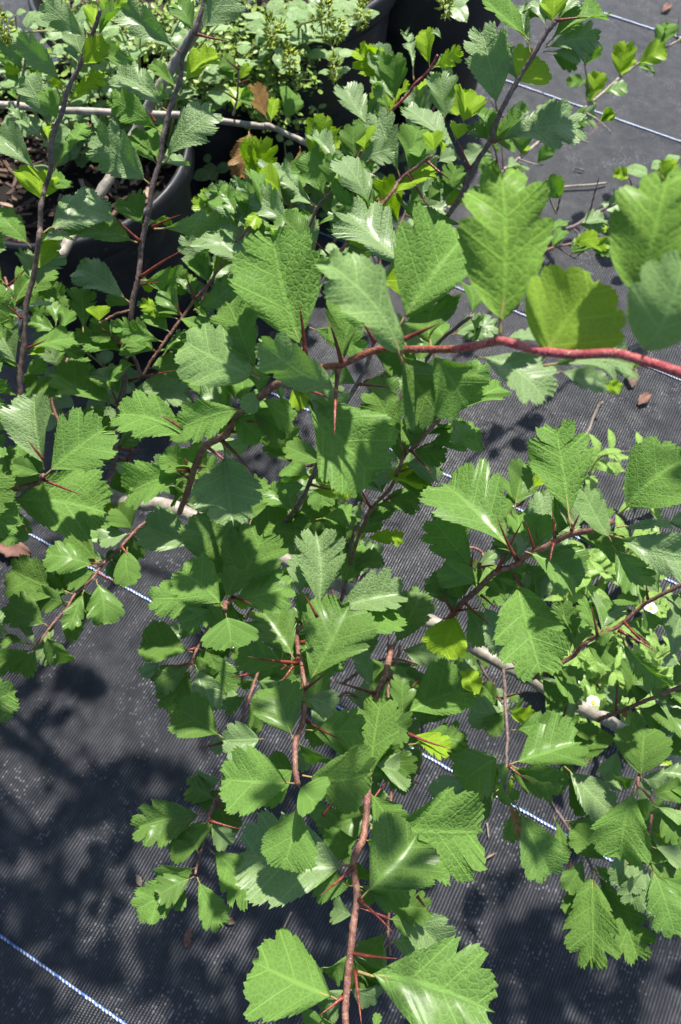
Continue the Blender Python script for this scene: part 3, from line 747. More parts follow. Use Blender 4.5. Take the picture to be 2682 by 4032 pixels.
SHRUB_T = '''
B br 2.0 1.4 c:40,1480,.49 c:100,1375,.48 c:170,1270,.47 c:240,1150,.46 c:280,1040,.45 c:380,890,.44 c:430,750,.43 c:480,640,.42 c:540,530,.415 c:600,430,.41 c:650,350,.405 c:720,230,.40 c:790,130,.395
L c:432,685 c:325,185 .54 k=g u=.2
L c:548,517 c:690,350 1.5 k=y u=.4
L c:640,340 c:602,25 .26 k=g
L c:635,250 c:345,-10 .42 k=n u=.6
L c:770,158 c:790,-50 .9 k=y
L c:735,182 c:655,0 .42 k=g
L c:790,162 c:955,-30 .4 k=g u=1
L c:735,275 c:1105,100 .40 k=n u=.9 r=0
L c:730,292 c:1062,235 .45 k=g u=.9
L c:715,320 c:1010,330 .3 k=g
L c:760,330 c:930,400 .5 k=d d=1
L c:412,882 c:965,785 .44 k=g u=.6 r=-10
L c:225,772 c:225,555 1.0 k=y
L c:360,720 c:250,590 .5 k=y d=1
L c:110,758 c:75,450 .62 k=g u=.2
L b:1430,985 b:1090,662 .32 k=g
L b:1400,880 b:1410,765 1.1 k=y
L c:300,860 c:430,700 .5 k=d d=1
L c:250,830 c:400,800 .4 k=g u=1 d=1
L c:105,1280 c:232,1200 .62 k=y
L c:100,1252 c:180,1018 .62 k=d
L c:90,1262 c:0,1120 .62 k=d
L b:1475,1395 b:1105,1262 .20 k=n
L c:400,900 c:560,680 .4 k=n d=4
L c:430,860 c:470,770 .5 k=y d=5
L c:90,240 c:30,200 .5 k=g d=5
L c:300,960 c:400,1000 .5 k=d d=3
S c:265,1042 c:163,815
S c:400,880 c:480,850
B red 1.2 .9 b:900,830,.52 b:990,705,.51 b:1110,580,.50 b:1150,520,.495 b:1240,430,.49 b:1290,340,.48
L b:1245,425 b:1215,185 .52 k=y
L b:1248,422 b:1435,305 .42 k=y
L b:1145,492 b:1088,198 .2 k=g
L b:1032,642 b:1020,335 .60 k=d u=.2
L b:1035,632 b:888,492 .28 k=g
L b:1138,592 b:1262,502 .3 k=y
L b:1250,430 b:1360,380 .5 k=g u=1
L b:980,430 b:910,330 .6 k=d d=2
L b:870,800 b:708,535 .58 k=g u=.4
L b:1060,1100 b:905,692 .40 k=g u=.3
L b:1330,762 b:1298,448 .62 k=g u=.2
L b:1000,700 b:930,600 .5 k=d d=2
L b:1230,790 b:1060,800 .25 k=n
L b:990,660 b:990,560 .5 k=y d=1
B rb 1.1 .8 b:700,1100,.52 b:770,1010,.51 b:825,930,.50
L b:837,930 b:845,800 1.35 k=y
L b:850,1000 b:985,930 .7 k=g u=1
L b:830,1030 b:890,1060 .5 k=n
L b:790,960 b:900,880 .4 k=n d=2
B rb 1.4 1.0 e:560,310,.45 e:640,210,.44 b:700,1540,.435 b:780,1430,.43 b:870,1350,.425 b:1000,1200,.42 b:1060,1110,.42 b:1150,1040,.415 b:1260,960,.41
L b:1265,952 b:1250,818 1.0 k=y
L b:1290,1000 b:1400,960 .7 k=g u=1
L b:1015,1207 b:1278,1043 .36 k=y
L b:872,1312 b:690,978 .52 k=g u=.2
L b:845,1342 b:648,1118 .26 k=n
L b:1300,980 b:1330,880 .6 k=y
L b:530,1402 b:768,1368 .26 k=n
L b:1100,1640 b:728,1302 .56 k=g u=.6 d=-2
L b:1060,1105 b:1160,1180 .5 k=g d=2
L b:1180,1200 b:1260,1100 .5 k=g d=3
L b:930,1320 b:930,1220 .4 k=o d=2
L b:1230,1250 b:1300,1130 .5 k=d
S b:790,1250 b:780,1128
S e:1110,110 e:1105,30
B br 1.3 1.0 b:440,1500,.46 b:500,1390,.455 b:545,1290,.45 b:600,1220,.445 b:670,1150,.44
L b:597,1222 b:500,938 .62 k=n u=.5
L b:545,1282 b:302,1028 .32 k=g
L b:678,1045 b:508,832 .42 k=g
L b:620,1290 b:710,1200 .7 k=g u=1
L b:670,1150 b:700,1060 .6 k=y
L b:520,1270 b:400,1230 .6 k=g u=1 d=3
L b:560,1360 b:440,1330 .5 k=n d=3
L e:540,200 e:420,-50 .7 k=g d=1
L e:560,260 e:430,370 .5 k=d d=3
L e:160,430 e:10,380 .6 k=g d=3
L e:170,180 e:20,60 .6 k=g
'''
# ---------------------------------------------------------------- the ground: woven black weed fabric with stitched lines
LD = Vector((-.876, .483, 0)); LN = Vector((.483, .876, 0))
def fabric_material():
    M = NT('woven fabric'); t = M.n('TexCoord'); mp = M.n('Mapping'); mp.inputs['Rotation'].default_value = (0, 0, math.atan2(.483, .876))
    M.l(t.outputs['Object'], mp.inputs['Vector'])
    nz = M.tex('Noise', t.outputs['Object'], i_Scale=14., i_Detail=3.)
    wob = M.n('VectorMath', operation='MULTIPLY_ADD'); M.l(nz.outputs['Color'], wob.inputs[0]); wob.inputs[1].default_value = (.004, .004, 0); M.l(mp.outputs[0], wob.inputs[2])
    sp = M.n('SeparateXYZ'); M.l(wob.outputs[0], sp.inputs[0]); X, Y = sp.outputs[0], sp.outputs[1]
    fx = M.math('MULTIPLY', X, 1 / .0029); fy = M.math('MULTIPLY', Y, 1 / .0019)
    rowx = M.math('FLOOR', fx); off = M.math('MULTIPLY', M.math('MODULO', M.math('ABSOLUTE', rowx), 2.), .5)
    cx = M.math('ABSOLUTE', M.math('SUBTRACT', M.math('FRACT', fx), .5)); cy = M.math('ABSOLUTE', M.math('SUBTRACT', M.math('FRACT', M.math('ADD', fy, off)), .5))
    rib = M.ramp(cx, .5, .12); tape = M.math('MULTIPLY', rib, M.ramp(cy, .5, .2, .45, 1.))
    hx = M.n('CombineXYZ'); M.l(rowx, hx.inputs[0]); M.l(M.math('FLOOR', M.math('ADD', fy, off)), hx.inputs[1])
    wn = M.n('TexWhiteNoise', noise_dimensions='2D'); M.l(hx.outputs[0], wn.inputs['Vector'])
    dust = M.tex('Noise', t.outputs['Object'], i_Scale=7., i_Detail=7., i_Roughness=.65)
    d2 = M.tex('Noise', t.outputs['Object'], i_Scale=60., i_Detail=4.)
    c = M.mix(M.ramp(dust.outputs[0], .38, .68), (.005, .007, .011), (.013, .014, .020))
    c = M.mix(M.math('MULTIPLY', M.ramp(d2.outputs[0], .58, .74), .45), c, (.075, .072, .070))
    c = M.mix(M.math('MULTIPLY', tape, M.ramp(d2.outputs[0], .35, .65, .15, 1.0)), c, (.046, .047, .054))  # rib tops lightened to paint in their sheen
    patch = M.ramp(M.tex('Noise', t.outputs['Object'], i_Scale=22., i_Detail=2.).outputs[0], .45, .62)
    spk = M.math('MULTIPLY', M.math('MULTIPLY', M.ramp(wn.outputs[0], .78, .94), tape), patch)
    c = M.mix(M.math('MULTIPLY', spk, .5), c, (.27, .27, .28))  # scattered pale cells, painted in as sun sparkle
    M.l(c, M.p.inputs['Base Color']); M.l(M.math('ADD', M.ramp(wn.outputs[0], 0, 1, .36, .50), M.ramp(dust.outputs[0], .4, .65, 0., .12)), M.p.inputs['Roughness']); M.p.inputs['Specular IOR Level'].default_value = .5
    crease = M.tex('Noise', t.outputs['Object'], i_Scale=6., i_Detail=3.)
    b1 = M.bump(crease.outputs[0], .6, .03)
    h = M.math('ADD', M.math('ADD', rib, M.math('MULTIPLY', tape, .5)), M.math('MULTIPLY', wn.outputs[0], .4))
    M.l(M.bump(h, .9, .0008, b1), M.p.inputs['Normal'])
    return M.m
def plain(name, col, rough=.6, spec=.5, bump=None, col2=None, scale=80.):
    M = NT(name); t = M.n('TexCoord'); nz = M.tex('Noise', t.outputs['Object'], i_Scale=scale, i_Detail=5.)
    M.l(M.mix(M.ramp(nz.outputs[0], .35, .65), col, col2 or tuple(v * .7 for v in col)), M.p.inputs['Base Color'])
    M.p.inputs['Roughness'].default_value = rough; M.p.inputs['Specular IOR Level'].default_value = spec
    if bump: M.l(M.bump(nz.outputs[0], .6, bump), M.p.inputs['Normal'])
    return M.m
# gently undulating sheet, fine near the camera and reaching far out
def gz(x, y):
    r = math.hypot(x, y - .4)
    return .004 * (noise.noise(Vector((x * 4, y * 4, .3))) + .5 * noise.noise(Vector((x * 9, y * 9, 1.3)))) * max(0, 1 - r / 3)
xs = [-60, -20, -8, -4, -2.5] + [-1.8 + .04 * i for i in range(91)] + [2.5, 4, 8, 20, 60]
ys = [-60, -20, -8, -3, -1.5] + [-.8 + .04 * i for i in range(91)] + [3.5, 5, 8, 20, 60]
V = [Vector((x, y, gz(x, y))) for y in ys for x in xs]; nx = len(xs)
F = [(j * nx + i, j * nx + i + 1, (j + 1) * nx + i + 1, (j + 1) * nx + i) for j in range(len(ys) - 1) for i in range(nx - 1)]
ground = mesh_obj('ground_fabric', V, F, fabric_material()); tag(ground, 'black woven weed fabric spread over the nursery ground', 'ground', kind='structure')
mw, mb = plain('white yarn', (.78, .80, .84), .6), plain('blue yarn', (.05, .16, .46), .5)
for c in (-.262, .161, .546, .889, 1.44, 1.75):
    base = LN * (c * CAM_H); V, F, FM = [], [], []
    L = 4.2; n = int(L / .0036)
    pts = []
    for i in range(0, n + 1, 2):
        p = base + LD * (-1.9 + i * .0036); p.z = gz(p.x, p.y) + .0008; pts.append(p)
    tube(V, F, pts, [.0012] * len(pts), 5); FM = [1] * len(F)
    for i in range(n):                                            # twisted white stitches over the blue yarn
        p = base + LD * (-1.9 + i * .0036); p += LN * random.uniform(-.0003, .0003); p.z = gz(p.x, p.y) + .0016
        if random.random() < .04: continue
        ax = (LD * .85 + LN * .5).normalized(); sd_ = Vector((-ax.y, ax.x, 0)); b = len(V); ln, wd, hh = .0019, .00085, .0009
        V += [p - ax * ln, p + ax * ln, p + sd_ * wd, p - sd_ * wd, p + Vector((0, 0, hh)), p - Vector((0, 0, .001))]
        for f in ((0, 3, 4), (3, 1, 4), (1, 2, 4), (2, 0, 4), (0, 3, 5), (3, 1, 5), (1, 2, 5), (2, 0, 5)): F.append(tuple(b + k for k in f)); FM.append(0)
    o = mesh_obj('stitch_line', V, F, None, ground, True, None, [mw, mb], FM)

# ---------------------------------------------------------------- hawthorns
def satellites(br, rp, pp, gap=.017):
    acc = 0
    for i in range(3, len(pp)):
        acc += (pp[i] - pp[i - 1]).length
        if acc > gap:
            acc = 0; t = (pp[i] - pp[i - 1]).normalized(); view = (pp[i] - C0).normalized()
            if random.random() < .3:
                e = (t * random.uniform(-.2, .6) + t.cross(view) * random.choice((-1, 1)) - view * random.uniform(.1, .6)).normalized(); thorn(br, rp, pp[i], pp[i] + e * random.uniform(.014, .026), .0008)
            for sd in random.choice(((1,), (-1,), (1, -1), (1, -1, 1))):
                d = (t * random.uniform(-.2, .9) + t.cross(view) * sd * random.uniform(.5, 1) + view * random.uniform(.25, .9)).normalized()
                place_leaf(br, rp, pp[i], pp[i] + d * random.uniform(.013, .027), Vector((random.gauss(0, .4), random.gauss(-.2, .4), 1)), random.uniform(.55, .8), random.choice('nndgd'), detail=False)
def build_shrub(root, text, rootpt):
    cur = None; zr = rootpt
    for line in text.strip().splitlines():
        tk = line.split()
        if not tk: continue
        if tk[0] == 'B':
            P = [];
            tile = None
            for s in tk[4:]:
                t_, rest = s.split(':'); v = rest.split(','); X, Y = px(t_, float(v[0]), float(v[1])); P.append([X, Y, float(v[2]) if len(v) > 2 else None])
            for i, p in enumerate(P):
                if p[2] is None:
                    j = next(j for j in range(i, len(P)) if P[j][2] is not None) if any(q[2] is not None for q in P[i:]) else i - 1
                    p[2] = P[i - 1][2] + (P[j][2] - P[i - 1][2]) / max(1, j - i + 1)
            pts = [at(*p) for p in P]; r0, r1 = float(tk[2]) / 1150, float(tk[3]) / 1150; k = len(pts)
            pp, rr = smooth_path(pts, [r0 + (r1 - r0) * i / (k - 1) for i in range(k)], 7)
            big = r0 > .003
            rr = [r * (1 + ((.12 if tk[1] not in ('red', 'rd') else .03) if i % 7 == 0 and i else 0) + .02 * math.sin(i * 1.9)) for i, r in enumerate(rr)]
            jit = .0002 if not big else .0004
            if tk[1] in ('red', 'rd'): jit = .00005
            pp = [p + Vector([random.uniform(-jit, jit) for _ in range(3)]) - zr if 0 < i < len(pp) - 1 else p - zr for i, p in enumerate(pp)]
            rr[-1] *= .9
            V, F = [], []; tube(V, F, pp, rr, 12 if big else 9)
            cur = mesh_obj('branch', V, F, BM[tk[1]], root); cp = P
            if not big and tk[1] != 'red': satellites(cur, zr, [p + zr for p in pp], (.034 if tk[1] == 'br' else .012))
        else:
            t0, a_ = tk[1].split(':'); x, y = px(t0, *map(float, a_.split(',')))
            t1, b_ = tk[2].split(':'); tx, ty = px(t1, *map(float, b_.split(',')))
            best = (1e9, .4)
            for (x0, y0, d0), (x1, y1, d1) in zip(cp, cp[1:]):
                l2 = (x1 - x0) ** 2 + (y1 - y0) ** 2; s = 0 if l2 == 0 else max(0, min(1, ((x - x0) * (x1 - x0) + (y - y0) * (y1 - y0)) / l2))
                dd = math.hypot(x - x0 - s * (x1 - x0), y - y0 - s * (y1 - y0))
                if dd < best[0]: best = (dd, d0 + s * (d1 - d0))
            d = best[1]
            if tk[0] == 'L':
                o = dict(v.split('=') for v in tk[4:]); off = float(o.get('d', 0)) / 100
                leaf_px(cur, zr, x, y, tx, ty, d + off, float(tk[3]), float(o['u']) if 'u' in o else None, float(o['r']) if 'r' in o else None, o.get('k', 'n'))
                if best[0] > 45:                                   # a petiole back to the shoot
                    pass
            else:
                P0, ln = at(x, y, d), math.hypot(tx - x, ty - y) / FPX * d
                P0 = at(x, y, d - .002); P1 = at(tx, ty, d - .002 - ln * random.uniform(.35, .8)); thorn(cur, zr, P0, P1, .0006 + .011 * ln)
def shrub(text, label, rootpt, group='hawthorn shrubs'):
    root = empty('hawthorn_shrub', rootpt, label, 'shrub', group); build_shrub(root, text, rootpt); return root
rootL = Vector((-.62, .40, .24)); 
sA = shrub(SHRUB_A, 'hawthorn with the long red shoot reaching right and leafy shoots down the middle', on_height(560, 2050, .05))
sL = shrub(SHRUB_L, 'hawthorn of slender dark upright stems along the left edge in front of the black pot', on_height(60, 1900, .1))
sR = shrub(SHRUB_R, 'hawthorn crowding the lower right beside the white flowered weeds', on_height(2800, 2800, .1))
POT1 = Vector((-.285, .645, 0))
SHRUB_T = '''
B gr 4.9 4.0 d:-300,640,.53 d:0,430,.55 d:200,325,.56 d:380,150,.575 a:480,1400,.58 a:640,1160,.58 a:750,980,.58 a:900,690,.565 a:1000,520,.55 a:1090,370,.54 a:1200,200,.52 a:1330,-60,.50
B gr 3.5 2.0 a:-150,640,.60 a:100,655,.61 a:550,690,.62 a:1100,710,.63 a:1568,775,.64 b:250,780,.64 b:450,870,.65 b:700,990,.655 b:900,1100,.66 b:1040,1225,.66 b:1250,1390,.66 b:1480,1500,.66
S a:960,640 a:800,560
L a:1540,800 a:1480,1100 .62 k=o
L b:130,790 b:70,1100 .58 k=o
L b:240,740 b:160,520 .6 k=o
L b:260,760 b:290,610 .6 k=y
L b:340,760 b:400,560 .8 k=n
L a:1450,700 a:1480,540 .8 k=y
L b:700,780 b:640,830 .3 k=y
L a:560,690 a:620,800 .4 k=g
L a:850,760 a:900,900 .5 k=y
L b:440,900 b:430,1040 .4 k=o
L b:580,960 b:700,860 .4 k=y
L b:820,1090 b:870,980 .5 k=n
L b:980,1170 b:900,1240 .5 k=o
L b:1100,1280 b:1190,1200 .6 k=g
B gd 1.4 1.0 a:110,650,.61 a:130,540,.58 a:150,420,.56 a:160,340,.55
L a:150,430 a:215,370 .8 k=y
L a:148,440 a:30,420 .5 k=y
L a:140,500 a:10,290 .5 k=n
L a:110,620 a:60,560 .6 k=n
L a:155,350 a:100,250 .6 k=n
B gd 1.2 .9 a:1440,710,.64 a:1465,600,.62 a:1475,430,.60
L a:1470,620 a:1550,560 .8 k=n
L a:1480,450 a:1400,380 .7 k=n
L a:1475,500 a:1540,400 .5 k=y
''' + SHRUB_T
sT = shrub(SHRUB_T, 'hawthorn with grey stems growing out of the black pot of bark at the upper left', POT1 + Vector((0, 0, .23)))

# ---------------------------------------------------------------- pots
def pot_material():
    M = NT('black plastic'); t = M.n('TexCoord'); nz = M.tex('Noise', t.outputs['Object'], i_Scale=30., i_Detail=5.); n2 = M.tex('Noise', t.outputs['Object'], i_Scale=260., i_Detail=2.)
    n3 = M.tex('Noise', t.outputs['Object'], i_Scale=55., i_Detail=6., i_Roughness=.7)
    M.l(M.mix(M.ramp(n3.outputs[0], .56, .72, 0., .55), M.mix(M.ramp(nz.outputs[0], .4, .7), (.008, .009, .013), (.020, .022, .028)), (.11, .095, .08)), M.p.inputs['Base Color'])
    M.l(M.ramp(nz.outputs[0], .3, .7, .42, .6), M.p.inputs['Roughness']); M.l(M.bump(n2.outputs[0], .15, .0005), M.p.inputs['Normal']); return M.m
MP = pot_material(); MSOIL = plain('dark potting soil', (.016, .012, .010), .9, .2, .004, (.012, .009, .008), 120.)
MCH = [plain('bark chip brown', (.16, .10, .07), .8, .3, .001), plain('bark chip tan', (.36, .27, .20), .8, .3, .001), plain('bark chip dark', (.07, .045, .035), .8, .3, .001)]
def lathe(prof, n=64, rib=None):
    V, F = [], []
    for k, (r, z) in enumerate(prof):
        for j in range(n):
            a = 2 * math.pi * j / n; rr = r * (1 + (rib if rib and 3 < k < 6 and j % 8 == 0 else 0))
            V.append(Vector((rr * math.cos(a), rr * math.sin(a), z)))
    for k in range(len(prof) - 1):
        for j in range(n): F.append((k * n + j, k * n + (j + 1) % n, (k + 1) * n + (j + 1) % n, (k + 1) * n + j))
    return V, F
def chips_mesh(cnt, rad, seed, z=0, smin=.006, smax=.02):
    rnd = random.Random(seed); V, F, FM = [], [], []
    for _ in range(cnt):
        r = rad * math.sqrt(rnd.random()); a = rnd.uniform(0, 6.283); c = Vector((r * math.cos(a), r * math.sin(a), z + rnd.uniform(0, .006)))
        l = rnd.uniform(smin, smax); wd = l * rnd.uniform(.2, .5); h = l * .12
        E = Matrix.Rotation(rnd.uniform(0, 6.28), 3, 'Z') @ Matrix.Rotation(rnd.gauss(0, .35), 3, 'X') @ Matrix.Rotation(rnd.gauss(0, .35), 3, 'Y')
        b = len(V)
        for sx, sy, sz in ((-1, -.6, 0), (-.7, .9, 0), (.8, .7, 0), (1, -.7, 0), (-.9, -.5, 1), (-.6, .7, 1.2), (.7, .6, 1), (.9, -.6, .8)):
            V.append(c + E @ Vector((sx * l * rnd.uniform(.7, 1.1) / 2, sy * wd * rnd.uniform(.7, 1.1) / 2, sz * h)))
        m = rnd.choice((0, 0, 0, 1, 2, 2))
        for f in ((0, 1, 2, 3), (4, 7, 6, 5), (0, 4, 5, 1), (1, 5, 6, 2), (2, 6, 7, 3), (3, 7, 4, 0)): F.append(tuple(b + i for i in f)); FM.append(m)
    return V, F, FM
def pot(loc, label, r=.135, h=.25, seed=1):
    root = empty('nursery_pot', loc, label, 'plant pot', 'black nursery pots')
    V, F = lathe([(r * .70, 0), (r * .72, .004), (r * .78, h * .35), (r * .83, h * .6), (r * .91, h * .86), (r * .92, h * .88), (r * .905, h * .885)], rib=.012); mesh_obj('pot_wall', V, F, MP, root)
    V, F = lathe([(r * .905, h * .87), (r * .97, h * .875), (r * 1.0, h * .90), (r * 1.005, h * .96), (r * 1.0, h * .985), (r * .985, h), (r * .955, h * .995), (r * .945, h * .97), (r * .93, h * .88), (r * .88, h * .5)]); mesh_obj('pot_rim', V, F, MP, root)
    V, F = [Vector((0, 0, h * .86))], []; n = 40
    for k in range(1, 7):
        for j in range(n):
            a = 2 * math.pi * j / n; rr = r * .925 * k / 6; V.append(Vector((rr * math.cos(a), rr * math.sin(a), h * .86 + .006 * noise.noise(Vector((rr * 40 * math.cos(a), rr * 40 * math.sin(a), seed))))))
    for j in range(n): F.append((0, 1 + j, 1 + (j + 1) % n))
    for k in range(5):
        for j in range(n): F.append((1 + k * n + j, 1 + (k + 1) * n + j, 1 + (k + 1) * n + (j + 1) % n, 1 + k * n + (j + 1) % n))
    mesh_obj('soil', V, F, MSOIL, root)
    V, F, FM = chips_mesh(420, r * .9, seed, h * .865); tag(mesh_obj('bark_mulch', V, F, None, root, False, None, MCH, FM), kind='stuff')
    return root
pot(POT1, 'black pot of bark mulch at the upper left, its rim behind the slender dark stems', seed=1)
pot(Vector((-.50, .33, 0)), 'black pot cut off by the left edge below the pot of bark', r=.125, seed=2)
p2 = on_height(1120, 110, .25) + Vector((0, .135, -.25)); p2.z = 0
pot(p2, 'black pot under the tall herbs with spiky flower heads at the top', seed=3)
p4 = on_height(520, 240, .24) + Vector((0, .135, 0)); p4.z = 0
pot(p4, 'black pot hidden under herbs at the top left corner', seed=4)
p3 = on_height(1720, -160, .25) + Vector((0, .135, 0)); p3.z = 0
pot(p3, 'black pot at the top edge beside the open fabric', seed=5)

pot(Vector((.66, .22, 0)), 'black pot standing just outside the right edge of the photo', seed=6)
# the trunks that carry the shoots down into their pots
def trunk(root, P, r0, r1):
    pts, rr = smooth_path(P, [r0 + (r1 - r0) * i / (len(P) - 1) for i in range(len(P))], 6); V, F = [], []; c = root.location
    tube(V, F, [p - c for p in pts], rr, 10); mesh_obj('trunk', V, F, BM['gr'], root)
PT = lambda t, x, y, d: at(*px(t, x, y), d)
trunk(sA, [Vector((-.47, .31, .2)), Vector((-.40, .33, .25)), PT('g', 300, 175, .53), PT('g', 560, 190, .52)], .0075, .0048)
trunk(sL, [Vector((-.50, .35, .2)), Vector((-.44, .36, .27)), PT('d', -100, 1560, .49), PT('d', 120, 1600, .46)], .005, .002)
trunk(sL, [Vector((-.48, .35, .2)), Vector((-.38, .35, .24)), PT('g', 380, 215, .53), PT('d', 640, 1640, .50)], .005, .002)
trunk(sT, [POT1 + Vector((-.08, -.01, .2)), POT1 + Vector((-.12, -.03, .27)), PT('a', -260, 640, .60), PT('a', -150, 640, .60)], .006, .0034)
trunk(sT, [POT1 + Vector((-.09, -.03, .2)), POT1 + Vector((-.16, -.12, .28)), PT('d', -420, 600, .53), PT('d', -300, 640, .53)], .0065, .0047)
trunk(sR, [Vector((.65, .22, .2)), Vector((.60, .22, .30)), PT('i', 2100, 650, .38), PT('i', 1700, 720, .37)], .006, .0016)
trunk(sR, [Vector((.66, .23, .2)), Vector((.58, .24, .29)), PT('l', 2050, -60, .43), PT('l', 1650, -30, .42)], .005, .0016)

# ---------------------------------------------------------------- herbs behind
HM = [leaf_material('herb leaf', (.070, .155, .006), (.20, .34, .04), (.20, .32, .10), (.20, .30, .13), (.24, .46, .06), rough=.55, micro=9., bstr=.3),
      leaf_material('herb leaf pale', (.105, .20, .016), (.26, .40, .07), (.30, .40, .16), (.26, .36, .17), (.30, .50, .10), rough=.5, micro=9., bstr=.3)]
MST = plain('herb stem', (.20, .28, .08), .6, .4, None, (.26, .22, .08), 60.)
MFL = plain('flower head green', (.34, .46, .05), .6, .3, .001, (.50, .56, .10), 200.)
def leaf_data(mats, **kw):
    V, F, UV, FM = leaf_geo(**kw); o = mesh_obj('leaf', V, F, None, None, True, UV, mats, FM); me = o.data; bpy.data.objects.remove(o); return me
ovate = [leaf_data([HM[i % 2], MST], w=.58 + .05 * (i % 3), seed=i + 3, lob=.004, ser=.012, aexp=.62, bexp=.85, curl=.16 + .05 * (i % 3), fold=.14, wc=.3, nt=3, ns=3, p=.16) for i in range(5)]
def lay(me, parent, root, P0, m, n, L, name='leaf'):
    m = m.normalized(); n = (n - m * n.dot(m)).normalized(); s = n.cross(m); P0 = P0 - root
    o = bpy.data.objects.new(name, me); link(o, parent)
    o.matrix_basis = Matrix(((m.x * L, s.x * L, n.x * L, P0.x), (m.y * L, s.y * L, n.y * L, P0.y), (m.z * L, s.z * L, n.z * L, P0.z), (0, 0, 0, 1))); return o
def flower_head(parent, P, root, size, seed):
    rnd = random.Random(seed); V, F = [], []
    for k in range(90):
        z = rnd.uniform(-1, 1); a = rnd.uniform(0, 6.28); rr = math.sqrt(max(0, 1 - z * z)) * (.75 + .25 * math.sin(z * 9))
        d = Vector((rr * math.cos(a), rr * math.sin(a), z * .5 + .25)).normalized(); c = P - root + Vector((rr * math.cos(a) * size * .45, rr * math.sin(a) * size * .45, z * size * .95))
        s = d.orthogonal().normalized(); u = d.cross(s); l = size * rnd.uniform(.3, .55); wd = l * .22; b = len(V)
        V += [c - s * wd, c + s * wd, c + d * l * .5 + u * wd * .8, c + d * l, c + d * l * .5 - u * wd * .8]
        F += [(b, b + 1, b + 2), (b + 1, b + 3, b + 2), (b, b + 2, b + 3), (b, b + 4, b + 1), (b + 1, b + 4, b + 3)]
    mesh_obj('flower_head', V, F, MFL, parent)
def herb(root_xy, top, label, n=7, size=.034, head=None, seed=0, lean=.3, cat='herb', z0=0., name='herb_plant', meshes=None, grp='leafy herbs behind the hawthorns', stemr=.0013):
    rnd = random.Random(seed); base = Vector((root_xy[0], root_xy[1], z0)); root = empty(name, base, label, cat, grp)
    mid = base.lerp(top, .5) + Vector((rnd.gauss(0, .01), rnd.gauss(0, .01), .01)); pts, rr = smooth_path([base, mid, top], [stemr, stemr * .85, stemr * .5], 8)
    V, F = [], []; tube(V, F, [p - base for p in pts], rr, 6); st = mesh_obj('stem', V, F, MST, root); a0 = rnd.uniform(0, 3)
    for k in range(n):
        t = .22 + .78 * k / max(1, n - 1); p = pts[min(len(pts) - 1, int(t * (len(pts) - 1)))]; a = a0 + k * math.pi / 2 + rnd.gauss(0, .25)
        sz = size * (1.05 - .55 * max(0, t - .45) / .55) * rnd.uniform(.8, 1.2)
        for sg in (0, math.pi):
            if rnd.random() < .06: continue
            d = Vector((math.cos(a + sg), math.sin(a + sg), rnd.uniform(-.15, .55))); lay(rnd.choice(meshes or ovate), root, base, p, d, Vector((rnd.gauss(0, .2), rnd.gauss(0, .2), 1)), sz)
    if head: flower_head(root, top + Vector((0, 0, head * .5)), base, head, seed)
    if head and rnd.random() < .7: flower_head(root, pts[-4], base, head * .7, seed + 50)
    return root
def near(T, pc, spread): 
    d = Vector((T.x - pc.x, T.y - pc.y)); r = min(d.length, spread); d = d.normalized() * r if r > 0 else d
    return (pc.x + d.x, pc.y + d.y)
heads = [((1283, 75), .40, p2, 'tall herb with a spiky yellow green head against the pot at the top centre'),
         ((1142, 262), .36, p2, 'herb whose spiky head sits lowest and leftmost over broad paired leaves'),
         ((1330, 130), .38, p2, 'herb with a spiky head just right of the tallest one'),
         ((1425, 85), .36, p2, 'herb with a small spiky head overhanging the fabric at the right of its pot'),
         ((1318, 290), .30, p2, 'herb with a dull spiky head low in front of its pot'),
         ((1755, 40), .40, p3, 'herb with a spiky head and long drooping leaves at the top edge'),
         ((1070, 145), .36, p2, 'herb with a small brownish head at the back left of its pot'),
         ((1110, 160), .33, p2, 'herb with a stunted head tucked behind the lowest spiky head'),
         ((30, 130), .42, p4, 'herb with a pale spiky head at the top left corner')]
for i, (q, h, pc, lb) in enumerate(heads):
    T = on_height(*q, h); herb(near(T, pc, .1), T, lb, n=8, size=.042 if q[0] > 1700 else .032, head=.011, seed=i + 10, z0=.21)
rnd = random.Random(5); HL = [(x, y, h) for x, y, h in (
  (820,650,.12),(900,760,.12),(980,700,.14),(880,900,.10),(1000,850,.12),(1120,560,.16),(1180,700,.12),(1060,640,.15),(1280,560,.14),(1250,430,.18),(1400,400,.12),(1380,600,.08),
  (1150,800,.08),(860,1050,.06),(960,1000,.08),(1050,960,.08),(1180,960,.06),(1250,820,.06),(1400,900,.05),(1530,900,.05),(1480,760,.05),(1620,850,.05),
  (60,60,.36),(160,110,.34),(280,40,.36),(60,280,.33),(160,180,.34),(20,200,.36),(420,200,.32),(470,110,.34),(560,60,.34),(640,160,.32),(720,60,.34),(230,330,.30),(380,300,.30),(820,260,.28),(930,330,.25),(1000,180,.3),(700,300,.3),(890,60,.33),(520,300,.29),
  (1460,640,.1),(1560,560,.07),(1700,620,.06),(1640,500,.07),(1500,450,.08),
  (1000,1130,.05),(1120,1110,.05),(780,1180,.05),(870,1200,.05),(1300,1000,.05),(330,1180,.12),(200,1260,.12),(260,1330,.1),(420,1540,.06),(130,1500,.1),(330,1500,.1))]
pots = [POT1, p2, p4]
for i, (x, y, h) in enumerate(HL):
    T = on_height(x, y, h); pc = min(pots, key=lambda p: (Vector((T.x, T.y, 0)) - p).length)
    inp = h > .24
    rxy = near(T, pc, .1) if inp else (T.x + rnd.uniform(-.03, .03), T.y + rnd.uniform(.0, .04))
    herb(rxy, T, 'leafy herb with paired pale green leaves among the others behind the hawthorns', n=6 if inp else 5, size=rnd.uniform(.024, .034), seed=i + 90, z0=.21 if inp else 0)
